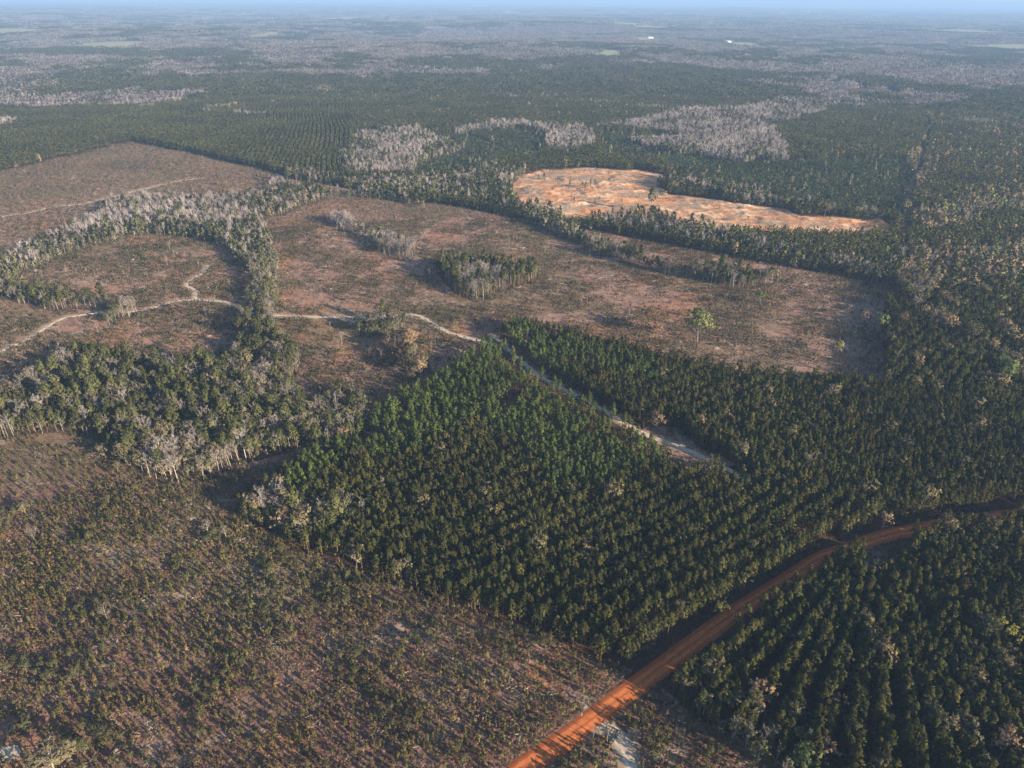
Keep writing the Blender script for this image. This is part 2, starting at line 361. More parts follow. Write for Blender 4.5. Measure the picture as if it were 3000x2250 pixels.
def attr_ground(name, bump=0.25, fine=1.0):
    m, nt, b = mat(name); N, L = nt.nodes, nt.links
    at = N.new('ShaderNodeAttribute'); at.attribute_name = 'albedo'
    geo = N.new('ShaderNodeNewGeometry')
    n1 = N.new('ShaderNodeTexNoise'); n1.inputs['Scale'].default_value = 0.9 * fine; n1.inputs['Detail'].default_value = 5
    n2 = N.new('ShaderNodeTexNoise'); n2.inputs['Scale'].default_value = 0.16 * fine; n2.inputs['Detail'].default_value = 4
    for n in (n1, n2): L.new(geo.outputs['Position'], n.inputs['Vector'])
    r1 = N.new('ShaderNodeMapRange'); r1.inputs[1].default_value = .3; r1.inputs[2].default_value = .72; r1.inputs[3].default_value = .55; r1.inputs[4].default_value = 1.5
    r2 = N.new('ShaderNodeMapRange'); r2.inputs[1].default_value = .3; r2.inputs[2].default_value = .7; r2.inputs[3].default_value = .75; r2.inputs[4].default_value = 1.25
    L.new(n1.outputs[0], r1.inputs[0]); L.new(n2.outputs[0], r2.inputs[0])
    mu = N.new('ShaderNodeMath'); mu.operation = 'MULTIPLY'; L.new(r1.outputs[0], mu.inputs[0]); L.new(r2.outputs[0], mu.inputs[1])
    vm = N.new('ShaderNodeVectorMath'); vm.operation = 'SCALE'; L.new(at.outputs['Color'], vm.inputs[0]); L.new(mu.outputs[0], vm.inputs['Scale'])
    L.new(vm.outputs[0], b.inputs['Base Color'])
    bp = N.new('ShaderNodeBump'); bp.inputs['Strength'].default_value = 0.8; bp.inputs['Distance'].default_value = bump
    L.new(n1.outputs[0], bp.inputs['Height']); L.new(bp.outputs[0], b.inputs['Normal'])
    return m
M['ground'] = attr_ground('ground_litter', 0.5)
M['pit'] = attr_ground('quarry_earth', 0.35, 0.6)

def dirtmat(name, a, b_, c_, stretch=None):
    m, nt, b = mat(name); N, L = nt.nodes, nt.links
    uv = N.new('ShaderNodeUVMap'); uv.uv_map = 'UVMap'
    mp = N.new('ShaderNodeMapping'); mp.inputs['Scale'].default_value = stretch or (3.0, 0.06, 1)
    L.new(uv.outputs[0], mp.inputs[0])
    n1 = N.new('ShaderNodeTexNoise'); n1.inputs['Scale'].default_value = 1.0; n1.inputs['Detail'].default_value = 4
    L.new(mp.outputs[0], n1.inputs['Vector'])
    geo = N.new('ShaderNodeNewGeometry'); n2 = N.new('ShaderNodeTexNoise'); n2.inputs['Scale'].default_value = 0.5; n2.inputs['Detail'].default_value = 6
    L.new(geo.outputs['Position'], n2.inputs['Vector'])
    ad = N.new('ShaderNodeMath'); ad.operation = 'ADD'; L.new(n1.outputs[0], ad.inputs[0]); L.new(n2.outputs[0], ad.inputs[1])
    cr = N.new('ShaderNodeValToRGB'); e = cr.color_ramp.elements; e[0].position = .38; e[1].position = .62
    e[0].color = (*a, 1); e[1].color = (*c_, 1); el = e.new(.5); el.color = (*b_, 1)
    h = N.new('ShaderNodeMath'); h.operation = 'MULTIPLY'; h.inputs[1].default_value = .5; L.new(ad.outputs[0], h.inputs[0])
    L.new(h.outputs[0], cr.inputs[0]); L.new(cr.outputs[0], b.inputs['Base Color'])
    bp = N.new('ShaderNodeBump'); bp.inputs['Strength'].default_value = .5; bp.inputs['Distance'].default_value = .06
    L.new(h.outputs[0], bp.inputs['Height']); L.new(bp.outputs[0], b.inputs['Normal'])
    return m
M['road'] = dirtmat('orange_clay', (0.46, 0.125, 0.040), (0.60, 0.180, 0.055), (0.68, 0.24, 0.085))
M['yard'] = dirtmat('yard_sand', (0.40, 0.31, 0.22), (0.52, 0.42, 0.31), (0.62, 0.51, 0.39), (.6, .6, 1))
M['sand'] = dirtmat('pale_sand', (0.36, 0.27, 0.19), (0.56, 0.45, 0.33), (0.70, 0.59, 0.46), (1.2, 0.12, 1))

def ruts(m, centre, mid, half, dark, amount):
    nt = m.node_tree; N, L = nt.nodes, nt.links; b = N['Principled BSDF']
    src = b.inputs['Base Color'].links[0].from_socket
    uv = N.new('ShaderNodeUVMap'); uv.uv_map = 'UVMap'; sx = N.new('ShaderNodeSeparateXYZ'); L.new(uv.outputs[0], sx.inputs[0])
    geo = N.new('ShaderNodeNewGeometry'); nz = N.new('ShaderNodeTexNoise'); nz.inputs['Scale'].default_value = .35; nz.inputs['Detail'].default_value = 5
    L.new(geo.outputs['Position'], nz.inputs['Vector'])
    def ma(op, a, b_):
        q = N.new('ShaderNodeMath'); q.operation = op
        for i, v in enumerate((a, b_)):
            if v is None: continue
            if isinstance(v, (int, float)): q.inputs[i].default_value = v
            else: L.new(v, q.inputs[i])
        return q.outputs[0]
    w = ma('ADD', sx.outputs[0], ma('MULTIPLY', ma('SUBTRACT', nz.outputs[0], .5), 1.4))
    dd = ma('ABSOLUTE', ma('SUBTRACT', ma('ABSOLUTE', w, None), mid), None)
    mr = N.new('ShaderNodeMapRange'); mr.inputs[1].default_value = half; mr.inputs[2].default_value = half * 1.9; mr.inputs[3].default_value = 0; mr.inputs[4].default_value = amount
    L.new(dd, mr.inputs[0])
    mx = N.new('ShaderNodeMix'); mx.data_type = 'RGBA'; L.new(mr.outputs[0], mx.inputs[0]); L.new(src, mx.inputs[6]); mx.inputs[7].default_value = (*dark, 1)
    L.new(mx.outputs[2], b.inputs['Base Color'])
ruts(M['sand'], 0, .9, .6, (0.27, 0.20, 0.14), .6)
ruts(M['road'], 0, 1.2, .55, (0.36, 0.095, 0.032), .75)

def solid(name, c, rough=0.7, metal=0.0):
    m, nt, b = mat(name); N, L = nt.nodes, nt.links
    geo = N.new('ShaderNodeNewGeometry'); n = N.new('ShaderNodeTexNoise'); n.inputs['Scale'].default_value = 1.5
    L.new(geo.outputs['Position'], n.inputs['Vector'])
    mx = N.new('ShaderNodeMix'); mx.data_type = 'RGBA'
    mx.inputs[6].default_value = (*[v * .8 for v in c], 1); mx.inputs[7].default_value = (*[min(1, v * 1.15) for v in c], 1)
    L.new(n.outputs[0], mx.inputs[0]); L.new(mx.outputs[2], b.inputs['Base Color'])
    b.inputs['Roughness'].default_value = rough; b.inputs['Metallic'].default_value = metal
    return m

# ------------------------------------------------------------------ mesh helpers
def mesh(name, V, Fc, mats, mi=None, uv=None, smoothf=False):
    me = bpy.data.meshes.new(name)
    V = np.asarray(V, dtype=np.float32)
    if isinstance(Fc, np.ndarray):
        k = Fc.shape[1]; n = len(Fc)
        me.vertices.add(len(V)); me.vertices.foreach_set('co', V.ravel())
        me.loops.add(n * k); me.loops.foreach_set('vertex_index', Fc.ravel().astype(np.int32))
        me.polygons.add(n); me.polygons.foreach_set('loop_start', np.arange(0, n * k, k, dtype=np.int32))
        me.polygons.foreach_set('loop_total', np.full(n, k, dtype=np.int32))
        me.update(calc_edges=True)
    else:
        me.from_pydata(V.tolist(), [], Fc)
    for m in mats: me.materials.append(m)
    if mi is not None: me.polygons.foreach_set('material_index', np.asarray(mi, dtype=np.int32))
    if smoothf: me.polygons.foreach_set('use_smooth', np.ones(len(me.polygons), bool))
    me.update()
    return me

class MB:
    def __init__(s): s.v = []; s.f = []; s.m = []; s.n = {}
    def tri(s, a, b, c, m=0, n=None):
        i = len(s.v)
        if n is not None:
            g = np.cross(np.subtract(b, a), np.subtract(c, a)); g = g / max(1e-9, np.linalg.norm(g))
            if g @ n < 0: b, c = c, b; g = -g
            n = n * .72 + g * .4; s.n[len(s.f)] = n / np.linalg.norm(n)
        s.v += [tuple(a), tuple(b), tuple(c)]; s.f.append((i, i + 1, i + 2)); s.m.append(m)
    def tube(s, a, b, ra, rb, n=4, m=0):
        a = np.asarray(a, float); b = np.asarray(b, float); d_ = b - a; d_ /= max(1e-6, np.linalg.norm(d_))
        u = np.cross(d_, (0.3, 0.9, 0.1)); u /= max(1e-6, np.linalg.norm(u)); w = np.cross(d_, u)
        i = len(s.v)
        for c, r in ((a, ra), (b, rb)):
            for k in range(n):
                t = 2 * math.pi * k / n; s.v.append(tuple(c + r * (math.cos(t) * u + math.sin(t) * w)))
        for k in range(n):
            s.f.append((i + k, i + (k + 1) % n, i + n + (k + 1) % n, i + n + k)); s.m.append(m)
    def box(s, x0, x1, y0, y1, z0, z1, m=0):
        i = len(s.v)
        s.v += [(x, y, z) for z in (z0, z1) for y in (y0, y1) for x in (x0, x1)]
        for f in ((0, 2, 3, 1), (4, 5, 7, 6), (0, 1, 5, 4), (2, 6, 7, 3), (0, 4, 6, 2), (1, 3, 7, 5)):
            s.f.append(tuple(i + q for q in f)); s.m.append(m)
    def mesh(s, name, mats):
        me = mesh(name, s.v, s.f, mats, s.m)
        if s.n:
            me.polygons.foreach_set('use_smooth', np.array([i in s.n for i in range(len(s.f))], bool))
            L = []
            for i, f in enumerate(s.f): L += [tuple(s.n[i])] * len(f) if i in s.n else [(0.0, 0.0, 0.0)] * len(f)
            me.normals_split_custom_set(L)
        return me

def rdir(r): 
    v = r.normal(size=3); return v / np.linalg.norm(v)

# tree builders: each returns (trunk MB, crown MB); unit = metres, materials given separately
def tuft(mb, r, c, s, n, up=0.5, wid=0.46, m=0, out=None):
    if out is not None: out = out / max(1e-6, np.linalg.norm(out))
    for _ in range(n):
        d_ = rdir(r) * 1.0; d_[2] = d_[2] * 0.8 + up; d_ /= np.linalg.norm(d_)
        p = np.cross(d_, rdir(r)); p /= max(1e-6, np.linalg.norm(p))
        L_ = s * r.uniform(.7, 1.25); w = s * wid * r.uniform(.7, 1.3)
        a = c - d_ * L_ * .35
        mb.tri(a + p * w, a - p * w, c + d_ * L_ * .75, m, None if out is None else out + d_ * .35)

def pine(seed, h, R_, base, nt, nb, ts=0.75, lean=0.02):
    r = np.random.default_rng(seed); t = MB(); c = MB()
    top = np.array([r.normal() * lean * h, r.normal() * lean * h, h])
    mid = top * .55 + np.array([r.normal() * .1, r.normal() * .1, 0]); mid[2] = h * .55
    t.tube((0, 0, -.3), mid, h * .0125 + .03, h * .0085 + .02, 5); t.tube(mid, top * .97, h * .0085 + .02, .03, 5)
    lob = r.uniform(0, 6.28, 3)
    for i in range(nt):
        f = (i + r.random()) / nt
        z = h * (base + (1 - base) * f ** 0.9)
        prof = (1 - f) ** 0.62 * (0.55 + 0.45 * min(1, f * 4)) + .05
        az = i * 2.399 + r.normal() * .5
        rr = R_ * prof * r.uniform(.45, 1.12) * (1 + .18 * math.sin(2 * az + lob[0]) + .12 * math.sin(3 * az + lob[1] + f * 5))
        ax = top * (z / h)
        p = np.array([ax[0] + rr * math.cos(az), ax[1] + rr * math.sin(az), z + rr * .12])
        tuft(c, r, p, ts * r.uniform(.75, 1.25), nb, .55, out=(p - np.array([ax[0], ax[1], h * (base + (1 - base) * .35)])) * (1, 1, .45) + (0, 0, .5))
        if i % 3 == 0 and f < .8:
            t.tube((ax[0], ax[1], z - rr * .25), p, .035, .015, 3)
    for i in range(4):
        tuft(c, r, top - np.array([0, 0, .5 * i]), ts * .7, 3, 1.2, out=np.array([0, 0, 1.0]))
    if base > .35:
        for i in range(4):
            z = h * r.uniform(base * .55, base); az = r.uniform(0, 6.28)
            t.tube((0, 0, z), (R_ * .5 * math.cos(az), R_ * .5 * math.sin(az), z + .1), .03, .01, 3)
    return t, c

def hardwood(seed, h, R_, base, nl, leaf=None, ntw=220, lw=0.5, trunkr=0.014, upright=1.0, tw=0.045):
    """bare or leafy broadleaf: trunk, limbs, fine twigs and optional leaf clumps"""
    r = np.random.default_rng(seed); t = MB(); c = MB()
    top = np.array([r.normal() * .03 * h, r.normal() * .03 * h, h * .93])
    fork = np.array([top[0] * .4, top[1] * .4, h * base])
    r0 = h * trunkr
    t.tube((0, 0, -.3), fork, r0 * 1.15, r0 * .8, 6)
    t.tube(fork, top, r0 * .8, r0 * .12, 5)
    ends = []
    for i in range(nl):
        f = (i + .5) / nl
        z0 = h * (base * .95 + (1 - base) * .72 * f)
        az = i * 2.399 + r.normal() * .4
        ln = R_ * (1.15 - .55 * f) * r.uniform(.75, 1.15)
        o = fork + (top - fork) * max(0, (z0 - fork[2]) / (top[2] - fork[2]))
        q = o + np.array([ln * .55 * math.cos(az), ln * .55 * math.sin(az), ln * .5 * upright])
        e = o + np.array([ln * math.cos(az + r.normal() * .25), ln * math.sin(az + r.normal() * .25), ln * r.uniform(.7, 1.2) * upright])
        e[2] = min(e[2], h)
        t.tube(o, q, r0 * .38 * (1.2 - f * .6), r0 * .24, 4); t.tube(q, e, r0 * .24, r0 * .07, 3)
        for _ in range(3):
            a = q + (e - q) * r.uniform(0, .9)
            b = a + np.array([r.normal() * .32, r.normal() * .32, r.uniform(.2, .6)]) * ln * .8
            b[2] = min(b[2], h * 1.02)
            t.tube(a, b, r0 * .13, r0 * .05, 3)
            ends += [(a, b)]
        ends += [(q, e)]
    ends.append((fork + (top - fork) * .5, top))
    for i in range(ntw):
        a0, b0 = ends[r.integers(len(ends))]
        a = a0 + (b0 - a0) * r.uniform(.3, 1)
        d_ = (b0 - a0) / max(.1, np.linalg.norm(b0 - a0)) * .7 + rdir(r) * .75; d_[2] += .25
        L_ = R_ * r.uniform(.18, .42); b = a + d_ * L_
        p = np.cross(d_, rdir(r)); p /= max(1e-6, np.linalg.norm(p))
        c.tri(a + p * tw, a - p * tw, b, 0)
        e2 = a + d_ * L_ * .45 + rdir(r) * L_ * .5
        c.tri(a + d_ * L_ * .4 + p * tw * .7, a + d_ * L_ * .4 - p * tw * .7, e2, 0)
    if leaf:
        for i in range(leaf):
            a0, b0 = ends[r.integers(len(ends))]
            a = a0 + (b0 - a0) * r.uniform(.55, 1.1) + r.normal(size=3) * R_ * .10
            tuft(c, r, a, lw * r.uniform(.7, 1.3), 4, .2, .5, 1, out=a - np.array([0, 0, h * (base + .25)]))
    return t, c

def bush(seed, h, R_, n, s, cone=True):
    r = np.random.default_rng(seed); c = MB()
    for i in range(n):
        f = r.random() ** 0.8
        rr = R_ * ((1 - f) ** .7 if cone else math.sin(math.pi * min(.95, .25 + f * .7))) * r.uniform(.5, 1)
        az = r.uniform(0, 6.28)
        tuft(c, r, np.array([rr * math.cos(az), rr * math.sin(az), h * (.12 + .82 * f)]), s * r.uniform(.7, 1.2), 2, .7, .38, out=np.array([rr * math.cos(az), rr * math.sin(az), R_ * f * .8]))
    return c

def sticks(seed, n, L_, w):
    r = np.random.default_rng(seed); c = MB()
    for i in range(n):
        az = r.uniform(0, 3.14); l = L_ * r.uniform(.4, 1); o = r.normal(size=2) * L_ * .4
        a = np.array([o[0], o[1], r.uniform(.05, .25)]); b = a + np.array([math.cos(az) * l, math.sin(az) * l, r.uniform(-.02, .3)])
        c.tube(a, b, w * r.uniform(.6, 1.2), w * .4, 3)
    return c

# ------------------------------------------------------------------ prototypes
PROTO = {}      # kind -> list of (trunk mesh, crown mesh)
CLS = {}        # collection of joined meshes for the masses
def joined(name, t, c, mt, mc):
    mb = MB(); mb.v = list(t.v) + list(c.v); n = len(t.v)
    mb.f = list(t.f) + [tuple(i + n for i in f) for f in c.f]; mb.m = [0] * len(t.f) + [m + 1 for m in c.m]; mb.n = {k + len(t.f): v for k, v in c.n.items()}
    return mb.mesh(name, [mt] + mc)
def register(kind, variants, mt, mc):
    PROTO[kind] = []; ms = []
    for i, (t, c) in enumerate(variants):
        tm = t.mesh(kind + '_trunk', [mt]) if t.f else None
        PROTO[kind].append((tm, c.mesh(kind + '_crown', mc)))
        ms.append(joined(kind + '_whole', t, c, mt, mc))
    CLS[kind] = ms
E0 = MB()
register('pine', [pine(i, 9.6 + .6 * (i % 3), 1.6 + .13 * (i % 4), .32, 38, 7, .70) for i in range(8)], M['pbark'], [M['pine']])
register('gpine', [pine(30 + i, 10.2, 1.75, .44, 34, 7, .74) for i in range(6)], M['pbark'], [M['gpine']])
register('bigpine', [pine(50 + i, 15.5, 2.9, .5, 56, 8, 1.0, .03) for i in range(5)], M['pbark'], [M['ever']])
register('young', [pine(70 + i, 5.5, 1.6, .06, 18, 6, .8) for i in range(5)], M['pbark'], [M['young']])
register('bare', [hardwood(100 + i, 13.0, 2.9, .36, 11, None, 260, upright=1.5) for i in range(6)], M['bark'], [M['twig']])
register('slim', [hardwood(120 + i, 13.0, 1.7, .42, 9, None, 150, upright=1.5, trunkr=.011) for i in range(6)], M['bark'], [M['twig']])
register('bud', [hardwood(140 + i, 11.5, 3.5, .25, 12, 190, 90, .62) for i in range(6)], M['bark'], [M['twig'], M['bud']])
register('lime', [hardwood(160 + i, 13, 4.2, .28, 13, 280, 40, .75) for i in range(3)], M['bark'], [M['twig'], M['lime']])
register('yellow', [hardwood(170 + i, 10.0, 3.2, .22, 11, 120, 60, .7) for i in range(2)], M['bark'], [M['twig'], M['yellow']])
register('tan', [hardwood(180 + i, 12.0, 3.6, .25, 12, 110, 90, .7) for i in range(3)], M['bark'], [M['twig'], M['tan']])
register('ever', [hardwood(200 + i, 10.0, 2.9, .2, 12, 150, 30, .7) for i in range(4)], M['bark'], [M['twig'], M['ever']])
register('oliv', [hardwood(220 + i, 9.5, 2.0, .2, 10, 70, 90, .6, upright=1.6) for i in range(5)], M['bark'], [M['twig'], M['oliveg']])
register('sap', [(E0, bush(300 + i, 2.3, .58, 24, .46)) for i in range(7)], M['bark'], [M['sap']])
register('shrub', [(E0, bush(320 + i, 1.9, 1.15, 14, .62, False)) for i in range(5)], M['bark'], [M['shrub']])
register('dry', [(E0, bush(340 + i, 1.0, 1.0, 10, .55, False)) for i in range(4)], M['bark'], [M['dry']])
register('stick', [(E0, sticks(360 + i, 7, 2.4, .07)) for i in range(5)], M['bark'], [M['stick']])

# distant, coarse versions
def lowtree(r, mb, ox, oy, h, R_, base, n, s, m=0, trunk=0):
    for i in range(n):
        f = (i + r.random()) / n; z = h * (base + (1 - base) * f)
        rr = R_ * (1 - f) ** .6 * r.uniform(.4, 1.05); az = i * 2.4 + r.normal()
        c = np.array([ox + rr * math.cos(az), oy + rr * math.sin(az), z])
        tuft(mb, r, c, s, 2, .5, .6, m, out=c - np.array([ox, oy, h * (base + (1 - base) * .3)]) + (0, 0, .4))
    if trunk:
        w = .16
        mb.tri((ox - w, oy, 0), (ox + w, oy, 0), (ox, oy, h * .85), trunk)
        mb.tri((ox, oy - w, 0), (ox, oy + w, 0), (ox, oy, h * .85), trunk)
def lowset(kind, nvar, h, R_, base, n, s, mats, trunk=0, seed=0):
    out = []
    for i in range(nvar):
        r = np.random.default_rng(900 + seed + i); mb = MB(); lowtree(r, mb, 0, 0, h, R_, base, n, s, 0, trunk)
        out.append(mb.mesh(kind + '_far', mats))
    CLS[kind + '_m'] = out
lowset('pine', 5, 10.2, 1.75, .3, 14, 1.15, [M['pine']])
lowset('gpine', 4, 11, 1.9, .4, 13, 1.15, [M['gpine']], seed=10)
lowset('bigpine', 4, 15, 3.1, .45, 18, 1.9, [M['ever'], M['bark']], 1, seed=20)
lowset('young', 4, 4.8, 1.7, .05, 9, 1.2, [M['young']], seed=30)
lowset('bud', 4, 11.5, 3.8, .3, 20, 1.7, [M['bud'], M['bark']], 1, seed=50)
lowset('lime', 2, 11.5, 3.8, .3, 20, 1.7, [M['lime'], M['bark']], 1, seed=60)
lowset('tan', 2, 11, 3.6, .3, 18, 1.7, [M['tan'], M['bark']], 1, seed=70)
lowset('ever', 3, 10, 3.2, .2, 18, 1.7, [M['ever'], M['bark']], 1, seed=80)
lowset('oliv', 3, 9.5, 2.4, .2, 16, 1.5, [M['oliveg'], M['bark']], 1, seed=90)
CLS['bare_m'] = []
for i in range(4):      # bare crowns seen from afar: upright sprays of twigs, sunlight put into their lighter colour
    r = np.random.default_rng(990 + i); mb = MB()
    for k in range(50):
        az = r.uniform(0, 6.28); q = r.uniform(.35, .8)
        a = np.array([0, 0, 12.5 * q]) + np.array([math.cos(az), math.sin(az), 0]) * r.uniform(0, 1.4)
        b = np.array([math.cos(az) * 2.6 * r.uniform(.3, 1), math.sin(az) * 2.6 * r.uniform(.3, 1), 12.5 * min(1.0, q + r.uniform(.12, .32))])
        p = np.array([math.sin(az + r.normal()), -math.cos(az), 0]) * .15
        mb.tri(a + p, a - p, b, 0)
    w = .10
    mb.tri((-w, 0, 0), (w, 0, 0), (0, 0, 11), 1); mb.tri((0, -w, 0), (0, w, 0), (0, 0, 11), 1)
    CLS['bare_m'].append(mb.mesh('bare_far', [M['ftwig'], M['bark']]))

def cluster(kind, nvar, size, ntree, h, R_, base, n, s, mats, seed, bare=0.0):
    out = []
    for i in range(nvar):
        r = np.random.default_rng(seed + i); mb = MB()
        for k in range(ntree):
            ox, oy = r.uniform(-size / 2, size / 2, 2)
            hh = h * r.uniform(.8, 1.15)
            m = int(r.random() < bare) if len(mats) > 1 else 0
            lowtree(r, mb, ox, oy, hh, R_, base, n, s, m)
        out.append(mb.mesh(kind, mats))
    CLS[kind] = out
cluster('c_pine', 4, 26, 26, 11.5, 2.6, .3, 5, 2.4, [M['pine']], 1200)
cluster('c_young', 3, 26, 30, 4.5, 2.4, .0, 3, 2.0, [M['young']], 1230)
cluster('c_bare', 4, 26, 18, 12.5, 3.4, .3, 7, 2.0, [M['ftwig'], M['pine']], 1250, .12)
cluster('c_bud', 3, 26, 14, 12, 4.2, .25, 8, 2.3, [M['bud'], M['ftwig']], 1280, .5)
cluster('c_mix', 4, 26, 18, 12, 3.6, .25, 7, 2.3, [M['pine'], M['ftwig']], 1300, .45)
cluster('s_pine', 3, 90, 60, 13, 5.5, .3, 5, 4.6, [M['pine']], 1400)
cluster('s_bare', 3, 90, 55, 14, 5.5, .3, 5, 4.4, [M['ftwig'], M['pine']], 1430, .15)
cluster('s_bud', 3, 90, 50, 14, 6, .3, 5, 4.6, [M['bud'], M['ftwig']], 1450, .5)
cluster('s_mix', 3, 90, 55, 14, 6, .3, 5, 4.6, [M['pine'], M['ftwig']], 1480, .5)

# ------------------------------------------------------------------ the ground
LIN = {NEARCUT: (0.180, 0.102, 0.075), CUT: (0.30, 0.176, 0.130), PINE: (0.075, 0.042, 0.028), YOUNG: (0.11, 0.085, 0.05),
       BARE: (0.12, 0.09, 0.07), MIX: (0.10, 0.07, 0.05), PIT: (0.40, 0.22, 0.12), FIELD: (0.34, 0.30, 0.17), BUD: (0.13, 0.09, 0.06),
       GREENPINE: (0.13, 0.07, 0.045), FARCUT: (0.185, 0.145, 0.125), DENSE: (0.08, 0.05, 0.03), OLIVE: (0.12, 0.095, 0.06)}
LUT = np.array([LIN[i] for i in range(13)])
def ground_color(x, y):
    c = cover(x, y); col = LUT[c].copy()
    cut = (c == NEARCUT) | (c == CUT)
    a = fbm(x / 34 + 2, y / 34 + 8, 4); b = fbm(x / 12 + 9, y / 12 + 1, 4); e = fbm(x / 75 + 40, y / 75 + 4, 3)
    def blend(col, m, t, k): return col * (1 - (m * k)[:, None]) + np.array(t) * (m * k)[:, None]
    col = np.where(cut[:, None], blend(col, smooth(.52, .68, a), (0.33, 0.16, 0.085), .65), col)     # orange broomsedge
    col = np.where(cut[:, None], blend(col, smooth(.50, .66, b), (0.33, 0.235, 0.185), .3), col)     # grey slash
    col = np.where(cut[:, None], blend(col, smooth(.5, .7, e), (0.12, 0.105, 0.05), .5), col)        # greener patches
    tr = np.abs(fbm(x / 55 + 12, y / 55 + 77, 2) - .5); col = np.where(cut[:, None], blend(col, 1 - smooth(.004, .014, tr), (0.42, 0.31, 0.24), .45), col)
    tr = np.abs(fbm(x / 90 + 33, y / 40 + 17, 2) - .47); col = np.where(cut[:, None], blend(col, 1 - smooth(.004, .012, tr), (0.40, 0.30, 0.24), .4), col)
    near = np.hypot(x, y) < 1500; xn, yn = x[near], y[near]; pale = np.zeros(len(x))
    pn = np.zeros(len(xn))
    for n_, c_, w_ in TRACKC:
        wide = 13.0 if c_ is GATEC else 5.5
        pn = np.maximum(pn, (1 - smooth(w_ * .4, wide, polydist(c_[::6], xn, yn))) * smooth(.42, .58, fbm(xn / 3.5, yn / 3.5, 4)))
    pale[near] = pn
    col = blend(col, pale, (0.44, 0.34, 0.26), .8)
    fd = smooth(17000, 22000, np.hypot(x, y))
    CAN = LUT.copy(); CAN[PINE] = (.06, .07, .04); CAN[BARE] = (.26, .23, .22); CAN[MIX] = (.13, .13, .10); CAN[BUD] = (.20, .18, .13)
    col = col * (1 - fd)[:, None] + CAN[c] * fd[:, None]
    f = c == FIELD
    col = np.where(f[:, None], blend(col, smooth(.4, .6, e), (0.24, 0.28, 0.12), .7), col)
    return col
def build_ground():
    dep = np.concatenate([np.linspace(R(88), R(62), 14)[:-1], np.linspace(R(62), R(1.6), 640)])
    r = H / np.tan(dep)
    r = np.concatenate([r, np.geomspace(r[-1] * 1.02, 90000, 60)])
    a = np.concatenate([np.linspace(-180, -46, 40)[:-1], np.linspace(-46, 46, 700), np.linspace(46, 180, 40)[1:-1]])
    A, Rr = np.meshgrid(R(1) * a, r)
    x = Rr * np.sin(A); y = Rr * np.cos(A)
    z = terrain(x, y) - 0.12 * fbm(x / 6, y / 6, 3) * (np.hypot(x, y) < 3000) - 0.02
    col = ground_color(x.ravel(), y.ravel())
    nr, na = x.shape
    V = np.column_stack([x.ravel(), y.ravel(), z.ravel()])
    i = np.arange(nr - 1)[:, None] * na + np.arange(na)[None, :]
    j = np.arange(nr - 1)[:, None] * na + (np.arange(na) + 1)[None, :] % na
    Fq = np.stack([i, j, j + na, i + na], -1).reshape(-1, 4)[:, ::-1]
    V = np.vstack([V, [[0, 0, -.1]]]); col = np.vstack([col, [LUT[NEARCUT]]])
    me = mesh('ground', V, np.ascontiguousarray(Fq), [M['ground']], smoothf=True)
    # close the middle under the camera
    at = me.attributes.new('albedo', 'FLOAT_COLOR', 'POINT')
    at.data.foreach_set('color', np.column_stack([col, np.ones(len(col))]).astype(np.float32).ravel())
    o = bpy.data.objects.new('ground', me); COL.objects.link(o); o['kind'] = 'structure'
build_ground()

def strip(name, c, hw, mt, z=0.0, wob=0.0, crown=0.0, ns=8):
    c = np.asarray(c); t = np.gradient(c, axis=0); t /= np.linalg.norm(t, axis=1)[:, None]
    nrm = np.column_stack([-t[:, 1], t[:, 0]]); s = np.concatenate([[0], np.cumsum(np.hypot(*np.diff(c, axis=0).T))])
    V = []; UV = []; n = len(c)
    wl_ = 1 + wob * (fbm(s / 7, s * 0 + 3, 3) - .5) * 2; wr_ = 1 + wob * (fbm(s / 7 + 90, s * 0 + 5, 3) - .5) * 2
    for i in range(n):
        for k in range(ns + 1):
            q = k / ns * 2 - 1; off = q * hw * (wl_[i] if q < 0 else wr_[i])
            p = c[i] + nrm[i] * off
            zz = z + crown * (1 - q * q) - (.12 if k in (0, ns) else 0)
            V.append((p[0], p[1], zz + terrain(p[:1], p[1:2])[0])); UV.append((off, s[i]))
    Fc = np.array([[i * (ns + 1) + k, i * (ns + 1) + k + 1, (i + 1) * (ns + 1) + k + 1, (i + 1) * (ns + 1) + k] for i in range(n - 1) for k in range(ns)])
    me = mesh(name, V, Fc, [mt]); uvl = me.uv_layers.new(name='UVMap')
    UV = np.array(UV, np.float32); uvl.data.foreach_set('uv', UV[Fc.ravel()].ravel())
    o = bpy.data.objects.new(name, me); COL.objects.link(o); o['kind'] = 'structure'
    return o
strip('dirt_road', ROADC, ROADW, M['road'], .05, .06, .12)
for n_, c_, w_ in TRACKC: strip(n_, c_, w_ / 2 if c_ is not GATEC else 3.3, M['sand'], .04, .45, .02, 4)
# sandy yard in the lower left corner
def flatpoly(name, pts, mt, z=.05):
    me = mesh(name, [(p[0], p[1], z) for p in pts], [tuple(range(len(pts)))], [mt])
    uvl = me.uv_layers.new(name='UVMap')
    for l in me.loops: uvl.data[l.index].uv = pts[l.vertex_index]
    o = bpy.data.objects.new(name, me); COL.objects.link(o); o['kind'] = 'structure'
flatpoly('sand_yard', PADC, M['yard'])

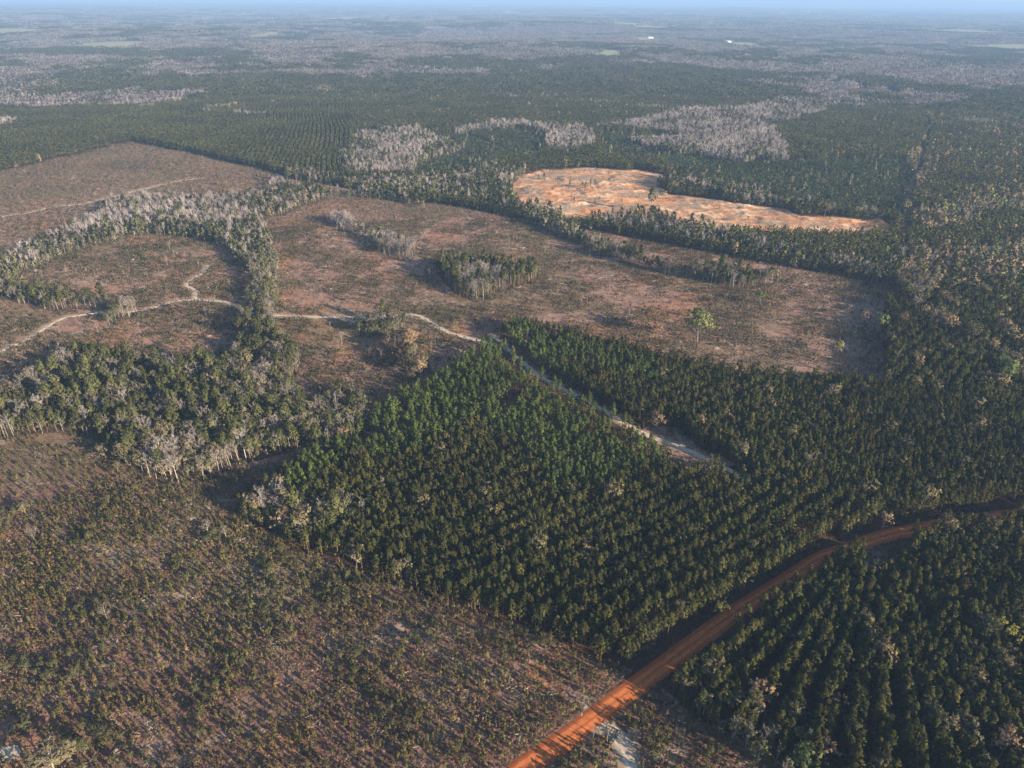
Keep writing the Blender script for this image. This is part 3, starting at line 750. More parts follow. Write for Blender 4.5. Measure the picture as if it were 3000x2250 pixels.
# quarry
def build_pit():
    mn, mx = PITW.min(0), PITW.max(0)
    gx = np.arange(mn[0] - 4, mx[0] + 4, 1.6); gy = np.arange(mn[1] - 4, mx[1] + 4, 1.6)
    X, Y = np.meshgrid(gx, gy); x, y = X.ravel(), Y.ravel()
    wob = 5.0 + 0.012 * np.hypot(x, y)
    xx = x + (fbm(x / 28, y / 28, 3) - .5) * wob * 1.1; yy = y + (fbm(x / 28 + 50, y / 28 + 9, 3) - .5) * wob * 1.3
    ins = inside(PITW, xx, yy)
    dist = polydist(np.vstack([PITW, PITW[:1]]), xx, yy)
    e = smooth(0, 14, dist)
    m1 = fbm(x / 22, y / 40, 4); m2 = np.abs(fbm(x / 9 + 3, y / 14 + 7, 3) - .5) * 2
    z = .08 + e * (smooth(.5, .8, m1) * 1.2 + (1 - m2) ** 4 * .8 * smooth(.4, .6, fbm(x / 40 + 3, y / 40, 2)) + fbm(x / 4, y / 4, 3) * .35)
    z = z + smooth(1, 5, dist) * (1 - smooth(5, 13, dist)) * 1.5 * smooth(.42, .6, fbm(x / 30 + 2, y / 30 + 66, 3))
    a = fbm(x / 60 + 8, y / 26 + 2, 4); b = fbm(x / 26 + 4, y / 9 + 6, 4); c = fbm(x / 14 + 31, y / 14, 4)
    col = np.tile(np.array([.60, .28, .125]), (len(x), 1))
    def bl(m, t, k):
        nonlocal col; col = col * (1 - (m * k)[:, None]) + np.array(t) * (m * k)[:, None]
    st = fbm((x * .8 + y * .6) / 30, (y * .8 - x * .6) / 2.2, 4); st2 = fbm((x * .9 - y * .4) / 34 + 9, (y * .9 + x * .4) / 2.6, 4)
    bl(smooth(.42, .6, a), (.74, .43, .235), .9); bl(smooth(.5, .7, st), (.46, .19, .08), .55); bl(smooth(.55, .72, st2), (.80, .62, .44), .6); bl(smooth(.5, .62, b), (.50, .20, .08), .7); bl(smooth(.58, .7, c), (.74, .58, .42), .6)
    tail = smooth(float(PITW[14, 0]), float(PITW[17, 0]), x)
    bl(tail * smooth(.40, .56, fbm(x / 24 + 3, y / 12 + 8, 4)), (.30, .225, .16), .8)
    bl(smooth(.62, .75, fbm(x / 18 + 70, y / 10, 3)), (.36, .24, .16), .6)
    nx = len(gx); ny = len(gy)
    i = (np.arange(ny - 1)[:, None] * nx + np.arange(nx - 1)[None, :]).ravel()
    Fq = np.stack([i, i + 1, i + nx + 1, i + nx], -1)
    Fq = Fq[ins[Fq].all(1)]
    used = np.unique(Fq); rm = np.full(len(x), -1); rm[used] = np.arange(len(used))
    V = np.column_stack([x, y, z])[used]
    me = mesh('quarry_floor', V, rm[Fq], [M['pit']], smoothf=True)
    at = me.attributes.new('albedo', 'FLOAT_COLOR', 'POINT')
    at.data.foreach_set('color', np.column_stack([col[used], np.ones(len(used))]).astype(np.float32).ravel())
    o = bpy.data.objects.new('quarry_ground', me); COL.objects.link(o); o['kind'] = 'structure'
build_pit()

# ------------------------------------------------------------------ planting
def tagthing(o, label, cat, group=None):
    o['label'] = label; o['category'] = cat
    if group: o['group'] = group

NG = None
def mass(name, label, protos, x, y, z, idx, rot, scl, sclz=None, tilt=0.0):
    """one object of many instances, standing for plants nobody could count"""
    n = len(x)
    if not n: return
    me = bpy.data.meshes.new(name); me.vertices.add(n)
    me.vertices.foreach_set('co', np.column_stack([x, y, z]).astype(np.float32).ravel())
    a = me.attributes.new('idx', 'INT', 'POINT'); a.data.foreach_set('value', np.asarray(idx, np.int32))
    a = me.attributes.new('rot', 'FLOAT_VECTOR', 'POINT')
    tl = rng.normal(size=(n, 2)) * tilt
    a.data.foreach_set('vector', np.column_stack([tl, rot]).astype(np.float32).ravel())
    a = me.attributes.new('scl', 'FLOAT_VECTOR', 'POINT')
    a.data.foreach_set('vector', np.column_stack([scl, scl, scl if sclz is None else sclz]).astype(np.float32).ravel())
    col = bpy.data.collections.new(name + '_shapes')
    for i, m in enumerate(protos):
        col.objects.link(bpy.data.objects.new('%s_%03d' % (name, i), m))
    o = bpy.data.objects.new(name, me); COL.objects.link(o)
    ng = bpy.data.node_groups.new(name, 'GeometryNodeTree')
    ng.interface.new_socket('Geometry', in_out='INPUT', socket_type='NodeSocketGeometry')
    ng.interface.new_socket('Geometry', in_out='OUTPUT', socket_type='NodeSocketGeometry')
    N, L = ng.nodes, ng.links
    gi = N.new('NodeGroupInput'); go = N.new('NodeGroupOutput'); ip = N.new('GeometryNodeInstanceOnPoints'); ci = N.new('GeometryNodeCollectionInfo')
    ci.inputs['Collection'].default_value = col; ci.inputs['Separate Children'].default_value = True; ci.inputs['Reset Children'].default_value = True
    def named(nm, ty):
        q = N.new('GeometryNodeInputNamedAttribute'); q.data_type = ty; q.inputs['Name'].default_value = nm; return q.outputs['Attribute']
    ip.inputs['Pick Instance'].default_value = True
    L.new(gi.outputs[0], ip.inputs['Points']); L.new(ci.outputs[0], ip.inputs['Instance'])
    L.new(named('idx', 'INT'), ip.inputs['Instance Index'])
    L.new(named('rot', 'FLOAT_VECTOR'), ip.inputs['Rotation']); L.new(named('scl', 'FLOAT_VECTOR'), ip.inputs['Scale'])
    L.new(ip.outputs[0], go.inputs[0])
    mod = o.modifiers.new('scatter', 'NODES'); mod.node_group = ng
    o['kind'] = 'stuff'; o['label'] = label
    return o

def inview(x, y, mx=420, my=260):
    px, py = proj(x, y, 0)
    return (px > -mx) & (px < 3000 + mx) & (py < 2250 + my) & (y > 50)

NEAR_R, MID_R = 620.0, 1750.0

def grid(spu, spv, heading, r0, r1, jit=.3, phase=0, pair=None):
    """points of a grid turned by heading (degrees right of forward), inside the view fan"""
    ext = r1 * 1.02
    h = R(heading)
    v = np.arange(-ext, ext, spv); u = np.arange(-ext, ext, spu)
    # only the part of the grid that can lie in the fan
    out = []
    for k, uu in enumerate(u):
        off = 0
        if pair is not None: off = pair if k % 2 else -pair
        vv = v + rng.uniform(0, spv)
        U = uu + off + rng.normal(size=len(vv)) * jit * .5; V_ = vv + rng.normal(size=len(vv)) * jit
        x = U * math.cos(h) + V_ * math.sin(h); y = -U * math.sin(h) + V_ * math.cos(h)
        m = (y > 50) & (np.abs(x) < y * 1.05 + 110)
        out.append(np.column_stack([x[m], y[m]]))
    p = np.vstack(out); x, y = p[:, 0], p[:, 1]
    # rows wander with the lie of the land
    ww = (fbm(x / 160 + 7, y / 160 + 3, 2) - .5) * 34
    x = x + ww * math.cos(h); y = y - ww * math.sin(h)
    dd = np.hypot(x, y); m = (dd >= r0) & (dd < r1) & inview(x, y)
    return x[m], y[m]

PTS = {}    # kind -> list of arrays x, y, scale
def add(kind, x, y, s=None, jit=.1):
    if s is None: s = np.clip(rng.normal(1, jit, len(x)), .65, 1.4)
    PTS.setdefault(kind, []).append(np.column_stack([x, y, s]))

def pick(x, y, table):
    """split points over kinds by probability"""
    r_ = rng.random(len(x)); acc = 0
    for k, pr, sj in table:
        m = (r_ >= acc) & (r_ < acc + pr); acc += pr
        if m.any(): add(k, x[m], y[m], jit=sj)

RBLOCK = W([(1372, 1482), (1391, 1470), (1489, 1396), (1595, 1319), (1708, 1249), (1768, 1209), (1835, 1184), (1898, 1161), (1958, 1147), (2128, 1119), (2260, 1103), (2500, 1100), (2500, 1900), (1700, 1900)], 0, KD)
LBLOCK = W([(-300, 232), (760, 232), (760, 400), (600, 378), (282, 300), (-300, 410)], 0, KD)
RIGHTW = W([(1925, 640), (2000, 250), (2400, 250), (2400, 1050), (2150, 1000), (1900, 860)], 0, KD)
APEX = np.array([150.7, 227.0])

for r0, r1, suf in ((60, NEAR_R, ''), (NEAR_R, MID_R, '_m')):
    # pine rows
    x, y = grid(3.5, 2.1 if not suf else 2.6, 54, r0, r1, .2, pair=.82)
    c = cover(x, y); ok = clear_of_roads(x, y, 1.2)
    back = inside(W([(1650, 860), (2300, 860), (2400, 1160), (1960, 1130), (1560, 1010)], 0, KD), x, y)
    rb = inside(RBLOCK, x, y)
    m = (c == PINE) & ok & ~back & ~rb & ~(inside(LBLOCK, x, y) & (np.hypot(x, y) > NEAR_R))
    gap = fbm(x / 40 + 4, y / 40, 3) > .2
    m &= (rng.random(len(x)) < .93)
    xx, yy = x[m & gap], y[m & gap]
    rr2 = inside(RIGHTW, xx, yy) & (rng.random(len(xx)) < .035 * smooth(.42, .6, fbm(xx / 50, yy / 50 + 4, 3)) * 2)
    pick(xx[rr2], yy[rr2], [('bud' + suf, .45, .15), ('tan' + suf, .25, .15), ('oliv' + suf, .2, .15), ('lime' + suf, .04, .1)])
    xx, yy = xx[~rr2], yy[~rr2]
    pick(xx, yy, [('pine' + suf, .972, .09), ('bud' + suf, .004, .12), ('tan' + suf, .002, .12), ('oliv' + suf, .012, .12), ('ever' + suf, .01, .1)])
    if suf:
        x3, y3 = grid(3.4, 2.3, -12, r0, r1 + 300, .3, pair=.55)
        m = (cover(x3, y3) == PINE) & inside(LBLOCK, x3, y3)
        add('pine_m', x3[m], y3[m], jit=.08)
        x4, y4 = grid(9, 9, 20, r0, r1, 3.5)
        m = (cover(x4, y4) == FARCUT)
        add('bare_m', x4[m], y4[m], np.clip(rng.normal(.55, .12, m.sum()), .3, .8)); add('oliv_m', x4[m] + 4, y4[m] + 4, np.clip(rng.normal(.4, .1, m.sum()), .2, .6))
    x2, y2 = grid(3.5, 2.15, 97, r0, r1, .22, pair=.8)
    m = (cover(x2, y2) == PINE) & clear_of_roads(x2, y2, 1.8) & inside(W([(1650, 860), (2300, 860), (2400, 1160), (1960, 1130), (1560, 1010)], 0, KD), x2, y2) & ~inside(RBLOCK, x2, y2)
    pick(x2[m], y2[m], [('pine' + suf, .975, .1), ('oliv' + suf, .015, .12), ('bud' + suf, .01, .12)])
    # thinner, brighter pines
    x, y = grid(3.7, 3.0, 54, r0, r1, .7)
    m = (cover(x, y) == GREENPINE) & clear_of_roads(x, y, 1.6)
    m &= (fbm(x / 22 + 14, y / 22, 3) > .28)
    add('gpine' + suf, x[m], y[m], jit=.12)
    # dense dark stand
    x, y = grid(3.2, 3.0, 20, r0, r1, .8)
    c = cover(x, y)
    m = (c == DENSE); pick(x[m], y[m], [('pine' + suf, .55, .12), ('bigpine' + suf, .25, .08), ('slim' + suf if not suf else 'bare_m', .2, .1)])
    # young pines
    x, y = grid(3.4, 2.8, 70, r0, r1, .6)
    c = cover(x, y); m = (c == YOUNG) & clear_of_roads(x, y, .5) & (rng.random(len(x)) < .9)
    pick(x[m], y[m], [('young' + suf, .985, .2), ('oliv' + suf, .015, .15)])
    # bare swamp wood
    x, y = grid(3.6, 3.6, 10, r0, r1, 1.2)
    c = cover(x, y); ok = clear_of_roads(x, y, 1.0)
    m = (c == BARE) & ok
    pick(x[m], y[m], [('bare' + suf, .46, .13), ('slim' if not suf else 'bare_m', .20, .13), ('oliv' + suf, .20, .15), ('pine' + suf, .11, .14), ('bigpine' + suf, .03, .1)])
    # mixed wood
    x, y = grid(3.4, 3.4, 33, r0, r1, 1.2)
    c = cover(x, y); ok = clear_of_roads(x, y, 1.0)
    m = (c == MIX) & ok & (rng.random(len(x)) < .95)
    cl = fbm(x / 45 + 60, y / 45, 3)
    m1 = m & (cl < .5); m2 = m & (cl >= .5)
    pick(x[m1], y[m1], [('bigpine' + suf, .15, .14), ('pine' + suf, .26, .16), ('oliv' + suf, .29, .2), ('ever' + suf, .15, .15), ('slim' if not suf else 'bare_m', .07, .15), ('bare' + suf, .08, .15)])
    pick(x[m2], y[m2], [('oliv' + suf, .42, .2), ('bare' + suf, .14, .15), ('slim' if not suf else 'bare_m', .12, .15), ('ever' + suf, .12, .15), ('bud' + suf, .14, .15), ('bigpine' + suf, .06, .12)])
    x, y = grid(3.7, 3.7, 60, r0, r1, 1.2)
    c = cover(x, y); ok = clear_of_roads(x, y, 1.0)
    m = (c == OLIVE) & ok
    pick(x[m], y[m], [('oliv' + suf, .72, .22), ('ever' + suf, .10, .15), ('slim' if not suf else 'bare_m', .14, .12), ('bigpine' + suf, .02, .1)])
    x, y = grid(5.2, 5.2, 45, r0, r1, 1.7)
    c = cover(x, y); ok = clear_of_roads(x, y, 1.0)
    m = (c == BUD) & ok
    cl = fbm(x / 60 + 20, y / 60 + 30, 3); grn = (cl > .53) & (x > 120)
    pick(x[m & grn], y[m & grn], [('lime' + suf, .18, .15), ('bud' + suf, .42, .15), ('oliv' + suf, .2, .15), ('bare' + suf, .12, .1)])
    pick(x[m & ~grn], y[m & ~grn], [('bud' + suf, .50, .15), ('tan' + suf, .16, .15), ('bare' + suf, .14, .1), ('oliv' + suf, .12, .1), ('bigpine' + suf, .04, .1)])

# fan of rows in the block right of the orange road
n_ray = 0
for k in range(-106, 106):
    ang = R(180 + 36) + k * 0.0212
    if k % 4 == 3: continue
    q = np.arange(12, 420, 2.2); rr = q + rng.normal(size=len(q)) * .5
    off = (.7 if k % 4 == 0 else (-.7 if k % 4 == 2 else 0)) + rng.normal(size=len(q)) * .3 + (fbm(q / 30 + k * 3.1, q * 0 + k, 2) - .5) * 2.5
    # past a certain distance the rays spread too far: add in-between trees there
    x = APEX[0] + rr * math.sin(ang) + off * math.cos(ang); y = APEX[1] + rr * math.cos(ang) - off * math.sin(ang)
    m = inside(RBLOCK, x, y) & (cover(x, y) == PINE) & clear_of_roads(x, y, 1.6) & inview(x, y)
    m &= (rng.random(len(x)) < np.clip(rr / 60, .25, .88)) & (np.abs(((math.degrees(ang) - 180 + 180) % 360) - 180) < 75)
    pick(x[m], y[m], [('pine', .965, .14), ('oliv', .02, .12), ('bud', .01, .12)])
# remainder of that block, beyond the apex and far right
x, y = grid(3.4, 2.4, 70, 60, NEAR_R, .35, pair=.4)
ang = np.degrees(np.arctan2(x - APEX[0], y - APEX[1])) % 360
m = inside(RBLOCK, x, y) & (cover(x, y) == PINE) & clear_of_roads(x, y, 1.6) & ((ang < 105) | (ang > 292)) & (rng.random(len(x)) < .9)
pick(x[m], y[m], [('pine', .96, .1), ('oliv', .02, .12), ('bud', .015, .12)])

# saplings, brush and slash in the cut-over land
def scatter(sp, r0, r1):
    x, y = grid(sp, sp, 17, r0, r1, sp * .36); return x, y
x, y = grid(1.95, 1.1, 54, 60, 330, .40)
c = cover(x, y); m = ((c == NEARCUT)) & clear_of_roads(x, y, .4)
dens = fbm(x / 18 + 5, y / 18 + 55, 4)
m &= rng.random(len(x)) < np.clip(.84 + (dens - .5) * 1.8, .5, .97)
q = rng.random(len(x))
big = fbm(x / 34 + 3, y / 34 + 15, 3)
add('sap', x[m & (q < .55)], y[m & (q < .55)], np.clip(rng.normal(1, .26, (m & (q < .55)).sum()) * (.72 + .6 * big[m & (q < .55)]), .4, 1.7))
add('shrub', x[m & (q >= .55) & (q < .70)], y[m & (q >= .55) & (q < .70)], np.clip(rng.normal(.62, .2, (m & (q >= .55) & (q < .70)).sum()), .3, 1.2))
add('dry', x[m & (q >= .70) & (q < .965)], y[m & (q >= .70) & (q < .965)], np.clip(rng.normal(.8, .25, (m & (q >= .70) & (q < .965)).sum()), .3, 1.4))
add('stick', x[m & (q >= .965)], y[m & (q >= .965)], jit=.3)
x, y = scatter(1.45, 60, 300)
m = (cover(x, y) == NEARCUT) & clear_of_roads(x, y, .1) & (rng.random(len(x)) < np.clip(.55 + (fbm(x / 9 + 1, y / 9 + 5, 3) - .5) * 3, .1, .95))
add('dry', x[m], y[m], np.clip(rng.normal(.5, .16, m.sum()), .2, 1.0))
x, y = scatter(3.4, 330, 640)
c = cover(x, y); m = (c == NEARCUT) & clear_of_roads(x, y, .4)
add('sap', x[m], y[m], jit=.25)
x, y = scatter(2.05, 150, 720)
c = cover(x, y); m = ((c == CUT)) & clear_of_roads(x, y, .6)
dens = fbm(x / 26 + 5, y / 26 + 55, 4)
m &= rng.random(len(x)) < np.clip(.78 + (dens - .5) * 3.2, .15, .97)
q = rng.random(len(x)); w = y
add('shrub', x[m & (q < .60)], y[m & (q < .60)], jit=.28)
add('dry', x[m & (q >= .60) & (q < .9)], y[m & (q >= .60) & (q < .9)], np.clip(rng.normal(.8, .25, (m & (q >= .60) & (q < .9)).sum()), .3, 1.4))
add('stick', x[m & (q >= .9) & (q < .93)], y[m & (q >= .9) & (q < .93)], jit=.35)
add('sap', x[m & (q >= .93)], y[m & (q >= .93)], jit=.3)
x, y = scatter(4.2, 720, 1500)
c = cover(x, y); m = ((c == CUT)) & clear_of_roads(x, y, .6)
add('shrub', x[m], y[m], np.clip(rng.normal(1.15, .25, m.sum()), .6, 1.8))
# understorey along wood edges and in open pine
x, y = scatter(4.0, 60, 520)
c = cover(x, y); m = ((c == GREENPINE) | (c == MIX) | (c == BARE) | (c == BUD) | (c == OLIVE)) & clear_of_roads(x, y, .3) & (rng.random(len(x)) < .75)
add('shrub', x[m], y[m], np.clip(rng.normal(1.3, .35, m.sum()), .6, 2.2))
x, y = scatter(3.0, 60, 420)
m = (cover(x, y) == NEARCUT) & clear_of_roads(x, y, 2) & (fbm(x / 16 + 91, y / 16 + 4, 4) > .635)
add('ever', x[m], y[m], np.clip(rng.normal(.34, .08, m.sum()), .2, .55))
# weeds creeping over the edges of the orange road
t_ = np.gradient(ROADC, axis=0); t_ /= np.linalg.norm(t_, axis=1)[:, None]; nn_ = np.column_stack([-t_[:, 1], t_[:, 0]])
for sgn in (-1, 1):
    for rep_ in range(5):
        o_ = ROADW + rng.uniform(-.35, 1.9, len(ROADC)); p_ = ROADC + nn_ * (sgn * o_)[:, None] + t_ * rng.uniform(-1, 1, len(ROADC))[:, None]
        k_ = rng.random(len(p_)) < .7
        add('dry' if rep_ % 2 else 'shrub', p_[k_, 0], p_[k_, 1], np.clip(rng.normal(.42, .12, k_.sum()), .2, .8))
# a little growth and rubble on the quarry floor
x, y = scatter(9.0, 600, 1300)
m = (cover(x, y) == PIT) & (rng.random(len(x)) < smooth(.5, .66, fbm(x / 30 + 5, y / 30 + 45, 3)) * .8 + .02)
add('shrub', x[m], y[m], np.clip(rng.normal(1.1, .4, m.sum()), .4, 2.2)); add('young_m', x[m] + 3, y[m] + 2, np.clip(rng.normal(.45, .15, m.sum()), .2, .8))
SCRUB = W([(600, 740), (760, 745), (900, 730), (1010, 790), (930, 850), (800, 960), (700, 900), (640, 800)], 0, KD)
# a few small trees dotted over the cut-over land
x, y = scatter(9.0, 140, 760)
c = cover(x, y); dn = fbm(x / 60 + 77, y / 60 + 7, 3); m = (c == CUT) & (rng.random(len(x)) < np.clip((dn - .46) * 1.1 + .45 * inside(SCRUB, x, y), 0.007, .6)) & clear_of_roads(x, y, 1)
q = rng.random(len(x))
add('oliv', x[m & (q < .45)], y[m & (q < .45)], np.clip(rng.normal(.5, .12, (m & (q < .45)).sum()), .3, .8))
add('slim', x[m & (q >= .45) & (q < .7)], y[m & (q >= .45) & (q < .7)], np.clip(rng.normal(.5, .12, (m & (q >= .45) & (q < .7)).sum()), .3, .9))
add('young', x[m & (q >= .7)], y[m & (q >= .7)], np.clip(rng.normal(.8, .2, (m & (q >= .7)).sum()), .4, 1.3))

KINDL = {
 'pine': ('pine_tree', 'dark green planted pine standing in rows in the lower right of the photo', 'pine', 'row pines in the lower right', 'pine_forest', 'dense rows of dark green planted pines'),
 'gpine': ('bright_pine_tree', 'bright green pine of the thinned, open stand in the middle of the planted block', 'pine', 'bright pines of the open stand', 'open_pine_forest', 'open stand of brighter green pines on reddish litter'),
 'bigpine': ('tall_pine_tree', 'tall pine with a broad dark crown above grey and olive trees of a mixed wood', 'pine', 'tall pines of the mixed woods', 'tall_pine_wood', 'tall dark pines mixed with hardwoods'),
 'young': ('young_pine_tree', 'bushy young pine no taller than the brush, standing singly in the clear-cut', 'young pine', 'young pines in the clear-cut', 'young_pine_plantation', 'dense young dark pine plantation'),
 'bare': ('bare_tree', 'leafless grey tree with a spreading twiggy crown in a swampy wood', 'bare tree', 'spreading leafless trees', 'bare_swamp_wood', 'pale grey leafless swamp wood'),
 'slim': ('slender_bare_tree', 'slender leafless tree with a thin pale trunk at a wood edge', 'bare tree', 'slender leafless trees', 'slender_bare_wood', 'slender leafless trees of the swamp wood'),
 'bud': ('budding_tree', 'hardwood with a round olive and tan budding crown among darker pines', 'hardwood tree', 'budding hardwoods', 'budding_wood', 'hardwoods coming into olive and tan leaf'),
 'lime': ('fresh_green_tree', 'hardwood with a fresh light green crown in the belt at the right', 'hardwood tree', 'light green hardwoods', 'fresh_green_wood', 'light green hardwoods at the right'),
 'yellow': ('yellow_green_tree', 'small tree with a yellow green crown', 'hardwood tree', 'yellow green trees', 'yellow_wood', 'yellow green trees'),
 'tan': ('tan_leaved_tree', 'hardwood with a tan crown of dry leaves among dark pines', 'hardwood tree', 'tan crowned hardwoods', 'tan_wood', 'tan crowned hardwoods'),
 'ever': ('evergreen_tree', 'round-crowned dark evergreen tree in the mixed wood', 'evergreen tree', 'round dark evergreens', 'evergreen_wood', 'dark round evergreens in the mixed wood'),
 'oliv': ('olive_tree', 'slim hardwood with a thin olive green crown in a mixed wood', 'hardwood tree', 'slim olive green hardwoods', 'olive_wood', 'slim hardwoods in olive green bud'),
 'sap': ('pine_sapling', 'yellowish green pine sapling on brown litter near the bottom edge of the photo', 'sapling', 'saplings along the bottom edge', 'sapling_field', 'replanted field of yellowish green pine saplings'),
 'shrub': ('shrub', 'low olive shrub', 'shrub', 'shrubs', 'shrub_cover', 'low olive brush on the cut-over land'),
 'dry': ('dry_brush', 'low brown brush', 'brush', 'brush', 'dry_brush_cover', 'rust brown dry brush on the cut-over land'),
 'stick': ('slash', 'grey sticks', 'sticks', 'sticks', 'wood_debris', 'grey logging slash scattered on the ground'),
}
SHORT = dict(pine='dark planted row pine', gpine='bright open-stand pine', bigpine='tall broad dark pine', young='bushy young pine', bare='spreading leafless tree', slim='slender leafless tree', bud='olive budding hardwood', lime='light green hardwood', yellow='yellow green tree', tan='tan crowned hardwood', ever='round dark evergreen', oliv='slim olive hardwood', sap='yellowish pine sapling')
COUNTABLE = ('pine', 'gpine', 'bigpine', 'young', 'bare', 'slim', 'bud', 'lime', 'tan', 'ever', 'oliv', 'sap')
HGT = dict(pine=11, gpine=11, bigpine=15.5, young=5.5, bare=13, slim=13, bud=11.5, lime=13, yellow=10, tan=12, ever=10, oliv=9.5, sap=2.3)

def plant(kind, name, x, y, s, v, rot, label, cat, group=None, sz=None):
    """one tree: an Empty at its foot with trunk and crown of its own"""
    tm, cm = PROTO[kind][v % len(PROTO[kind])]
    z = float(terrain(np.array([x]), np.array([y]))[0])
    if tm is None:
        o = bpy.data.objects.new(name, cm)
    else:
        o = bpy.data.objects.new(name, None); o.empty_display_size = 1
        for nm, me in (('trunk', tm), ('crown', cm)):
            c = bpy.data.objects.new(nm, me); COL.objects.link(c); c.parent = o
    COL.objects.link(o)
    o.location = (x, y, z); o.rotation_euler = (0, 0, rot); o.scale = (s, s, sz or s)
    tagthing(o, label, cat, group)
    return o

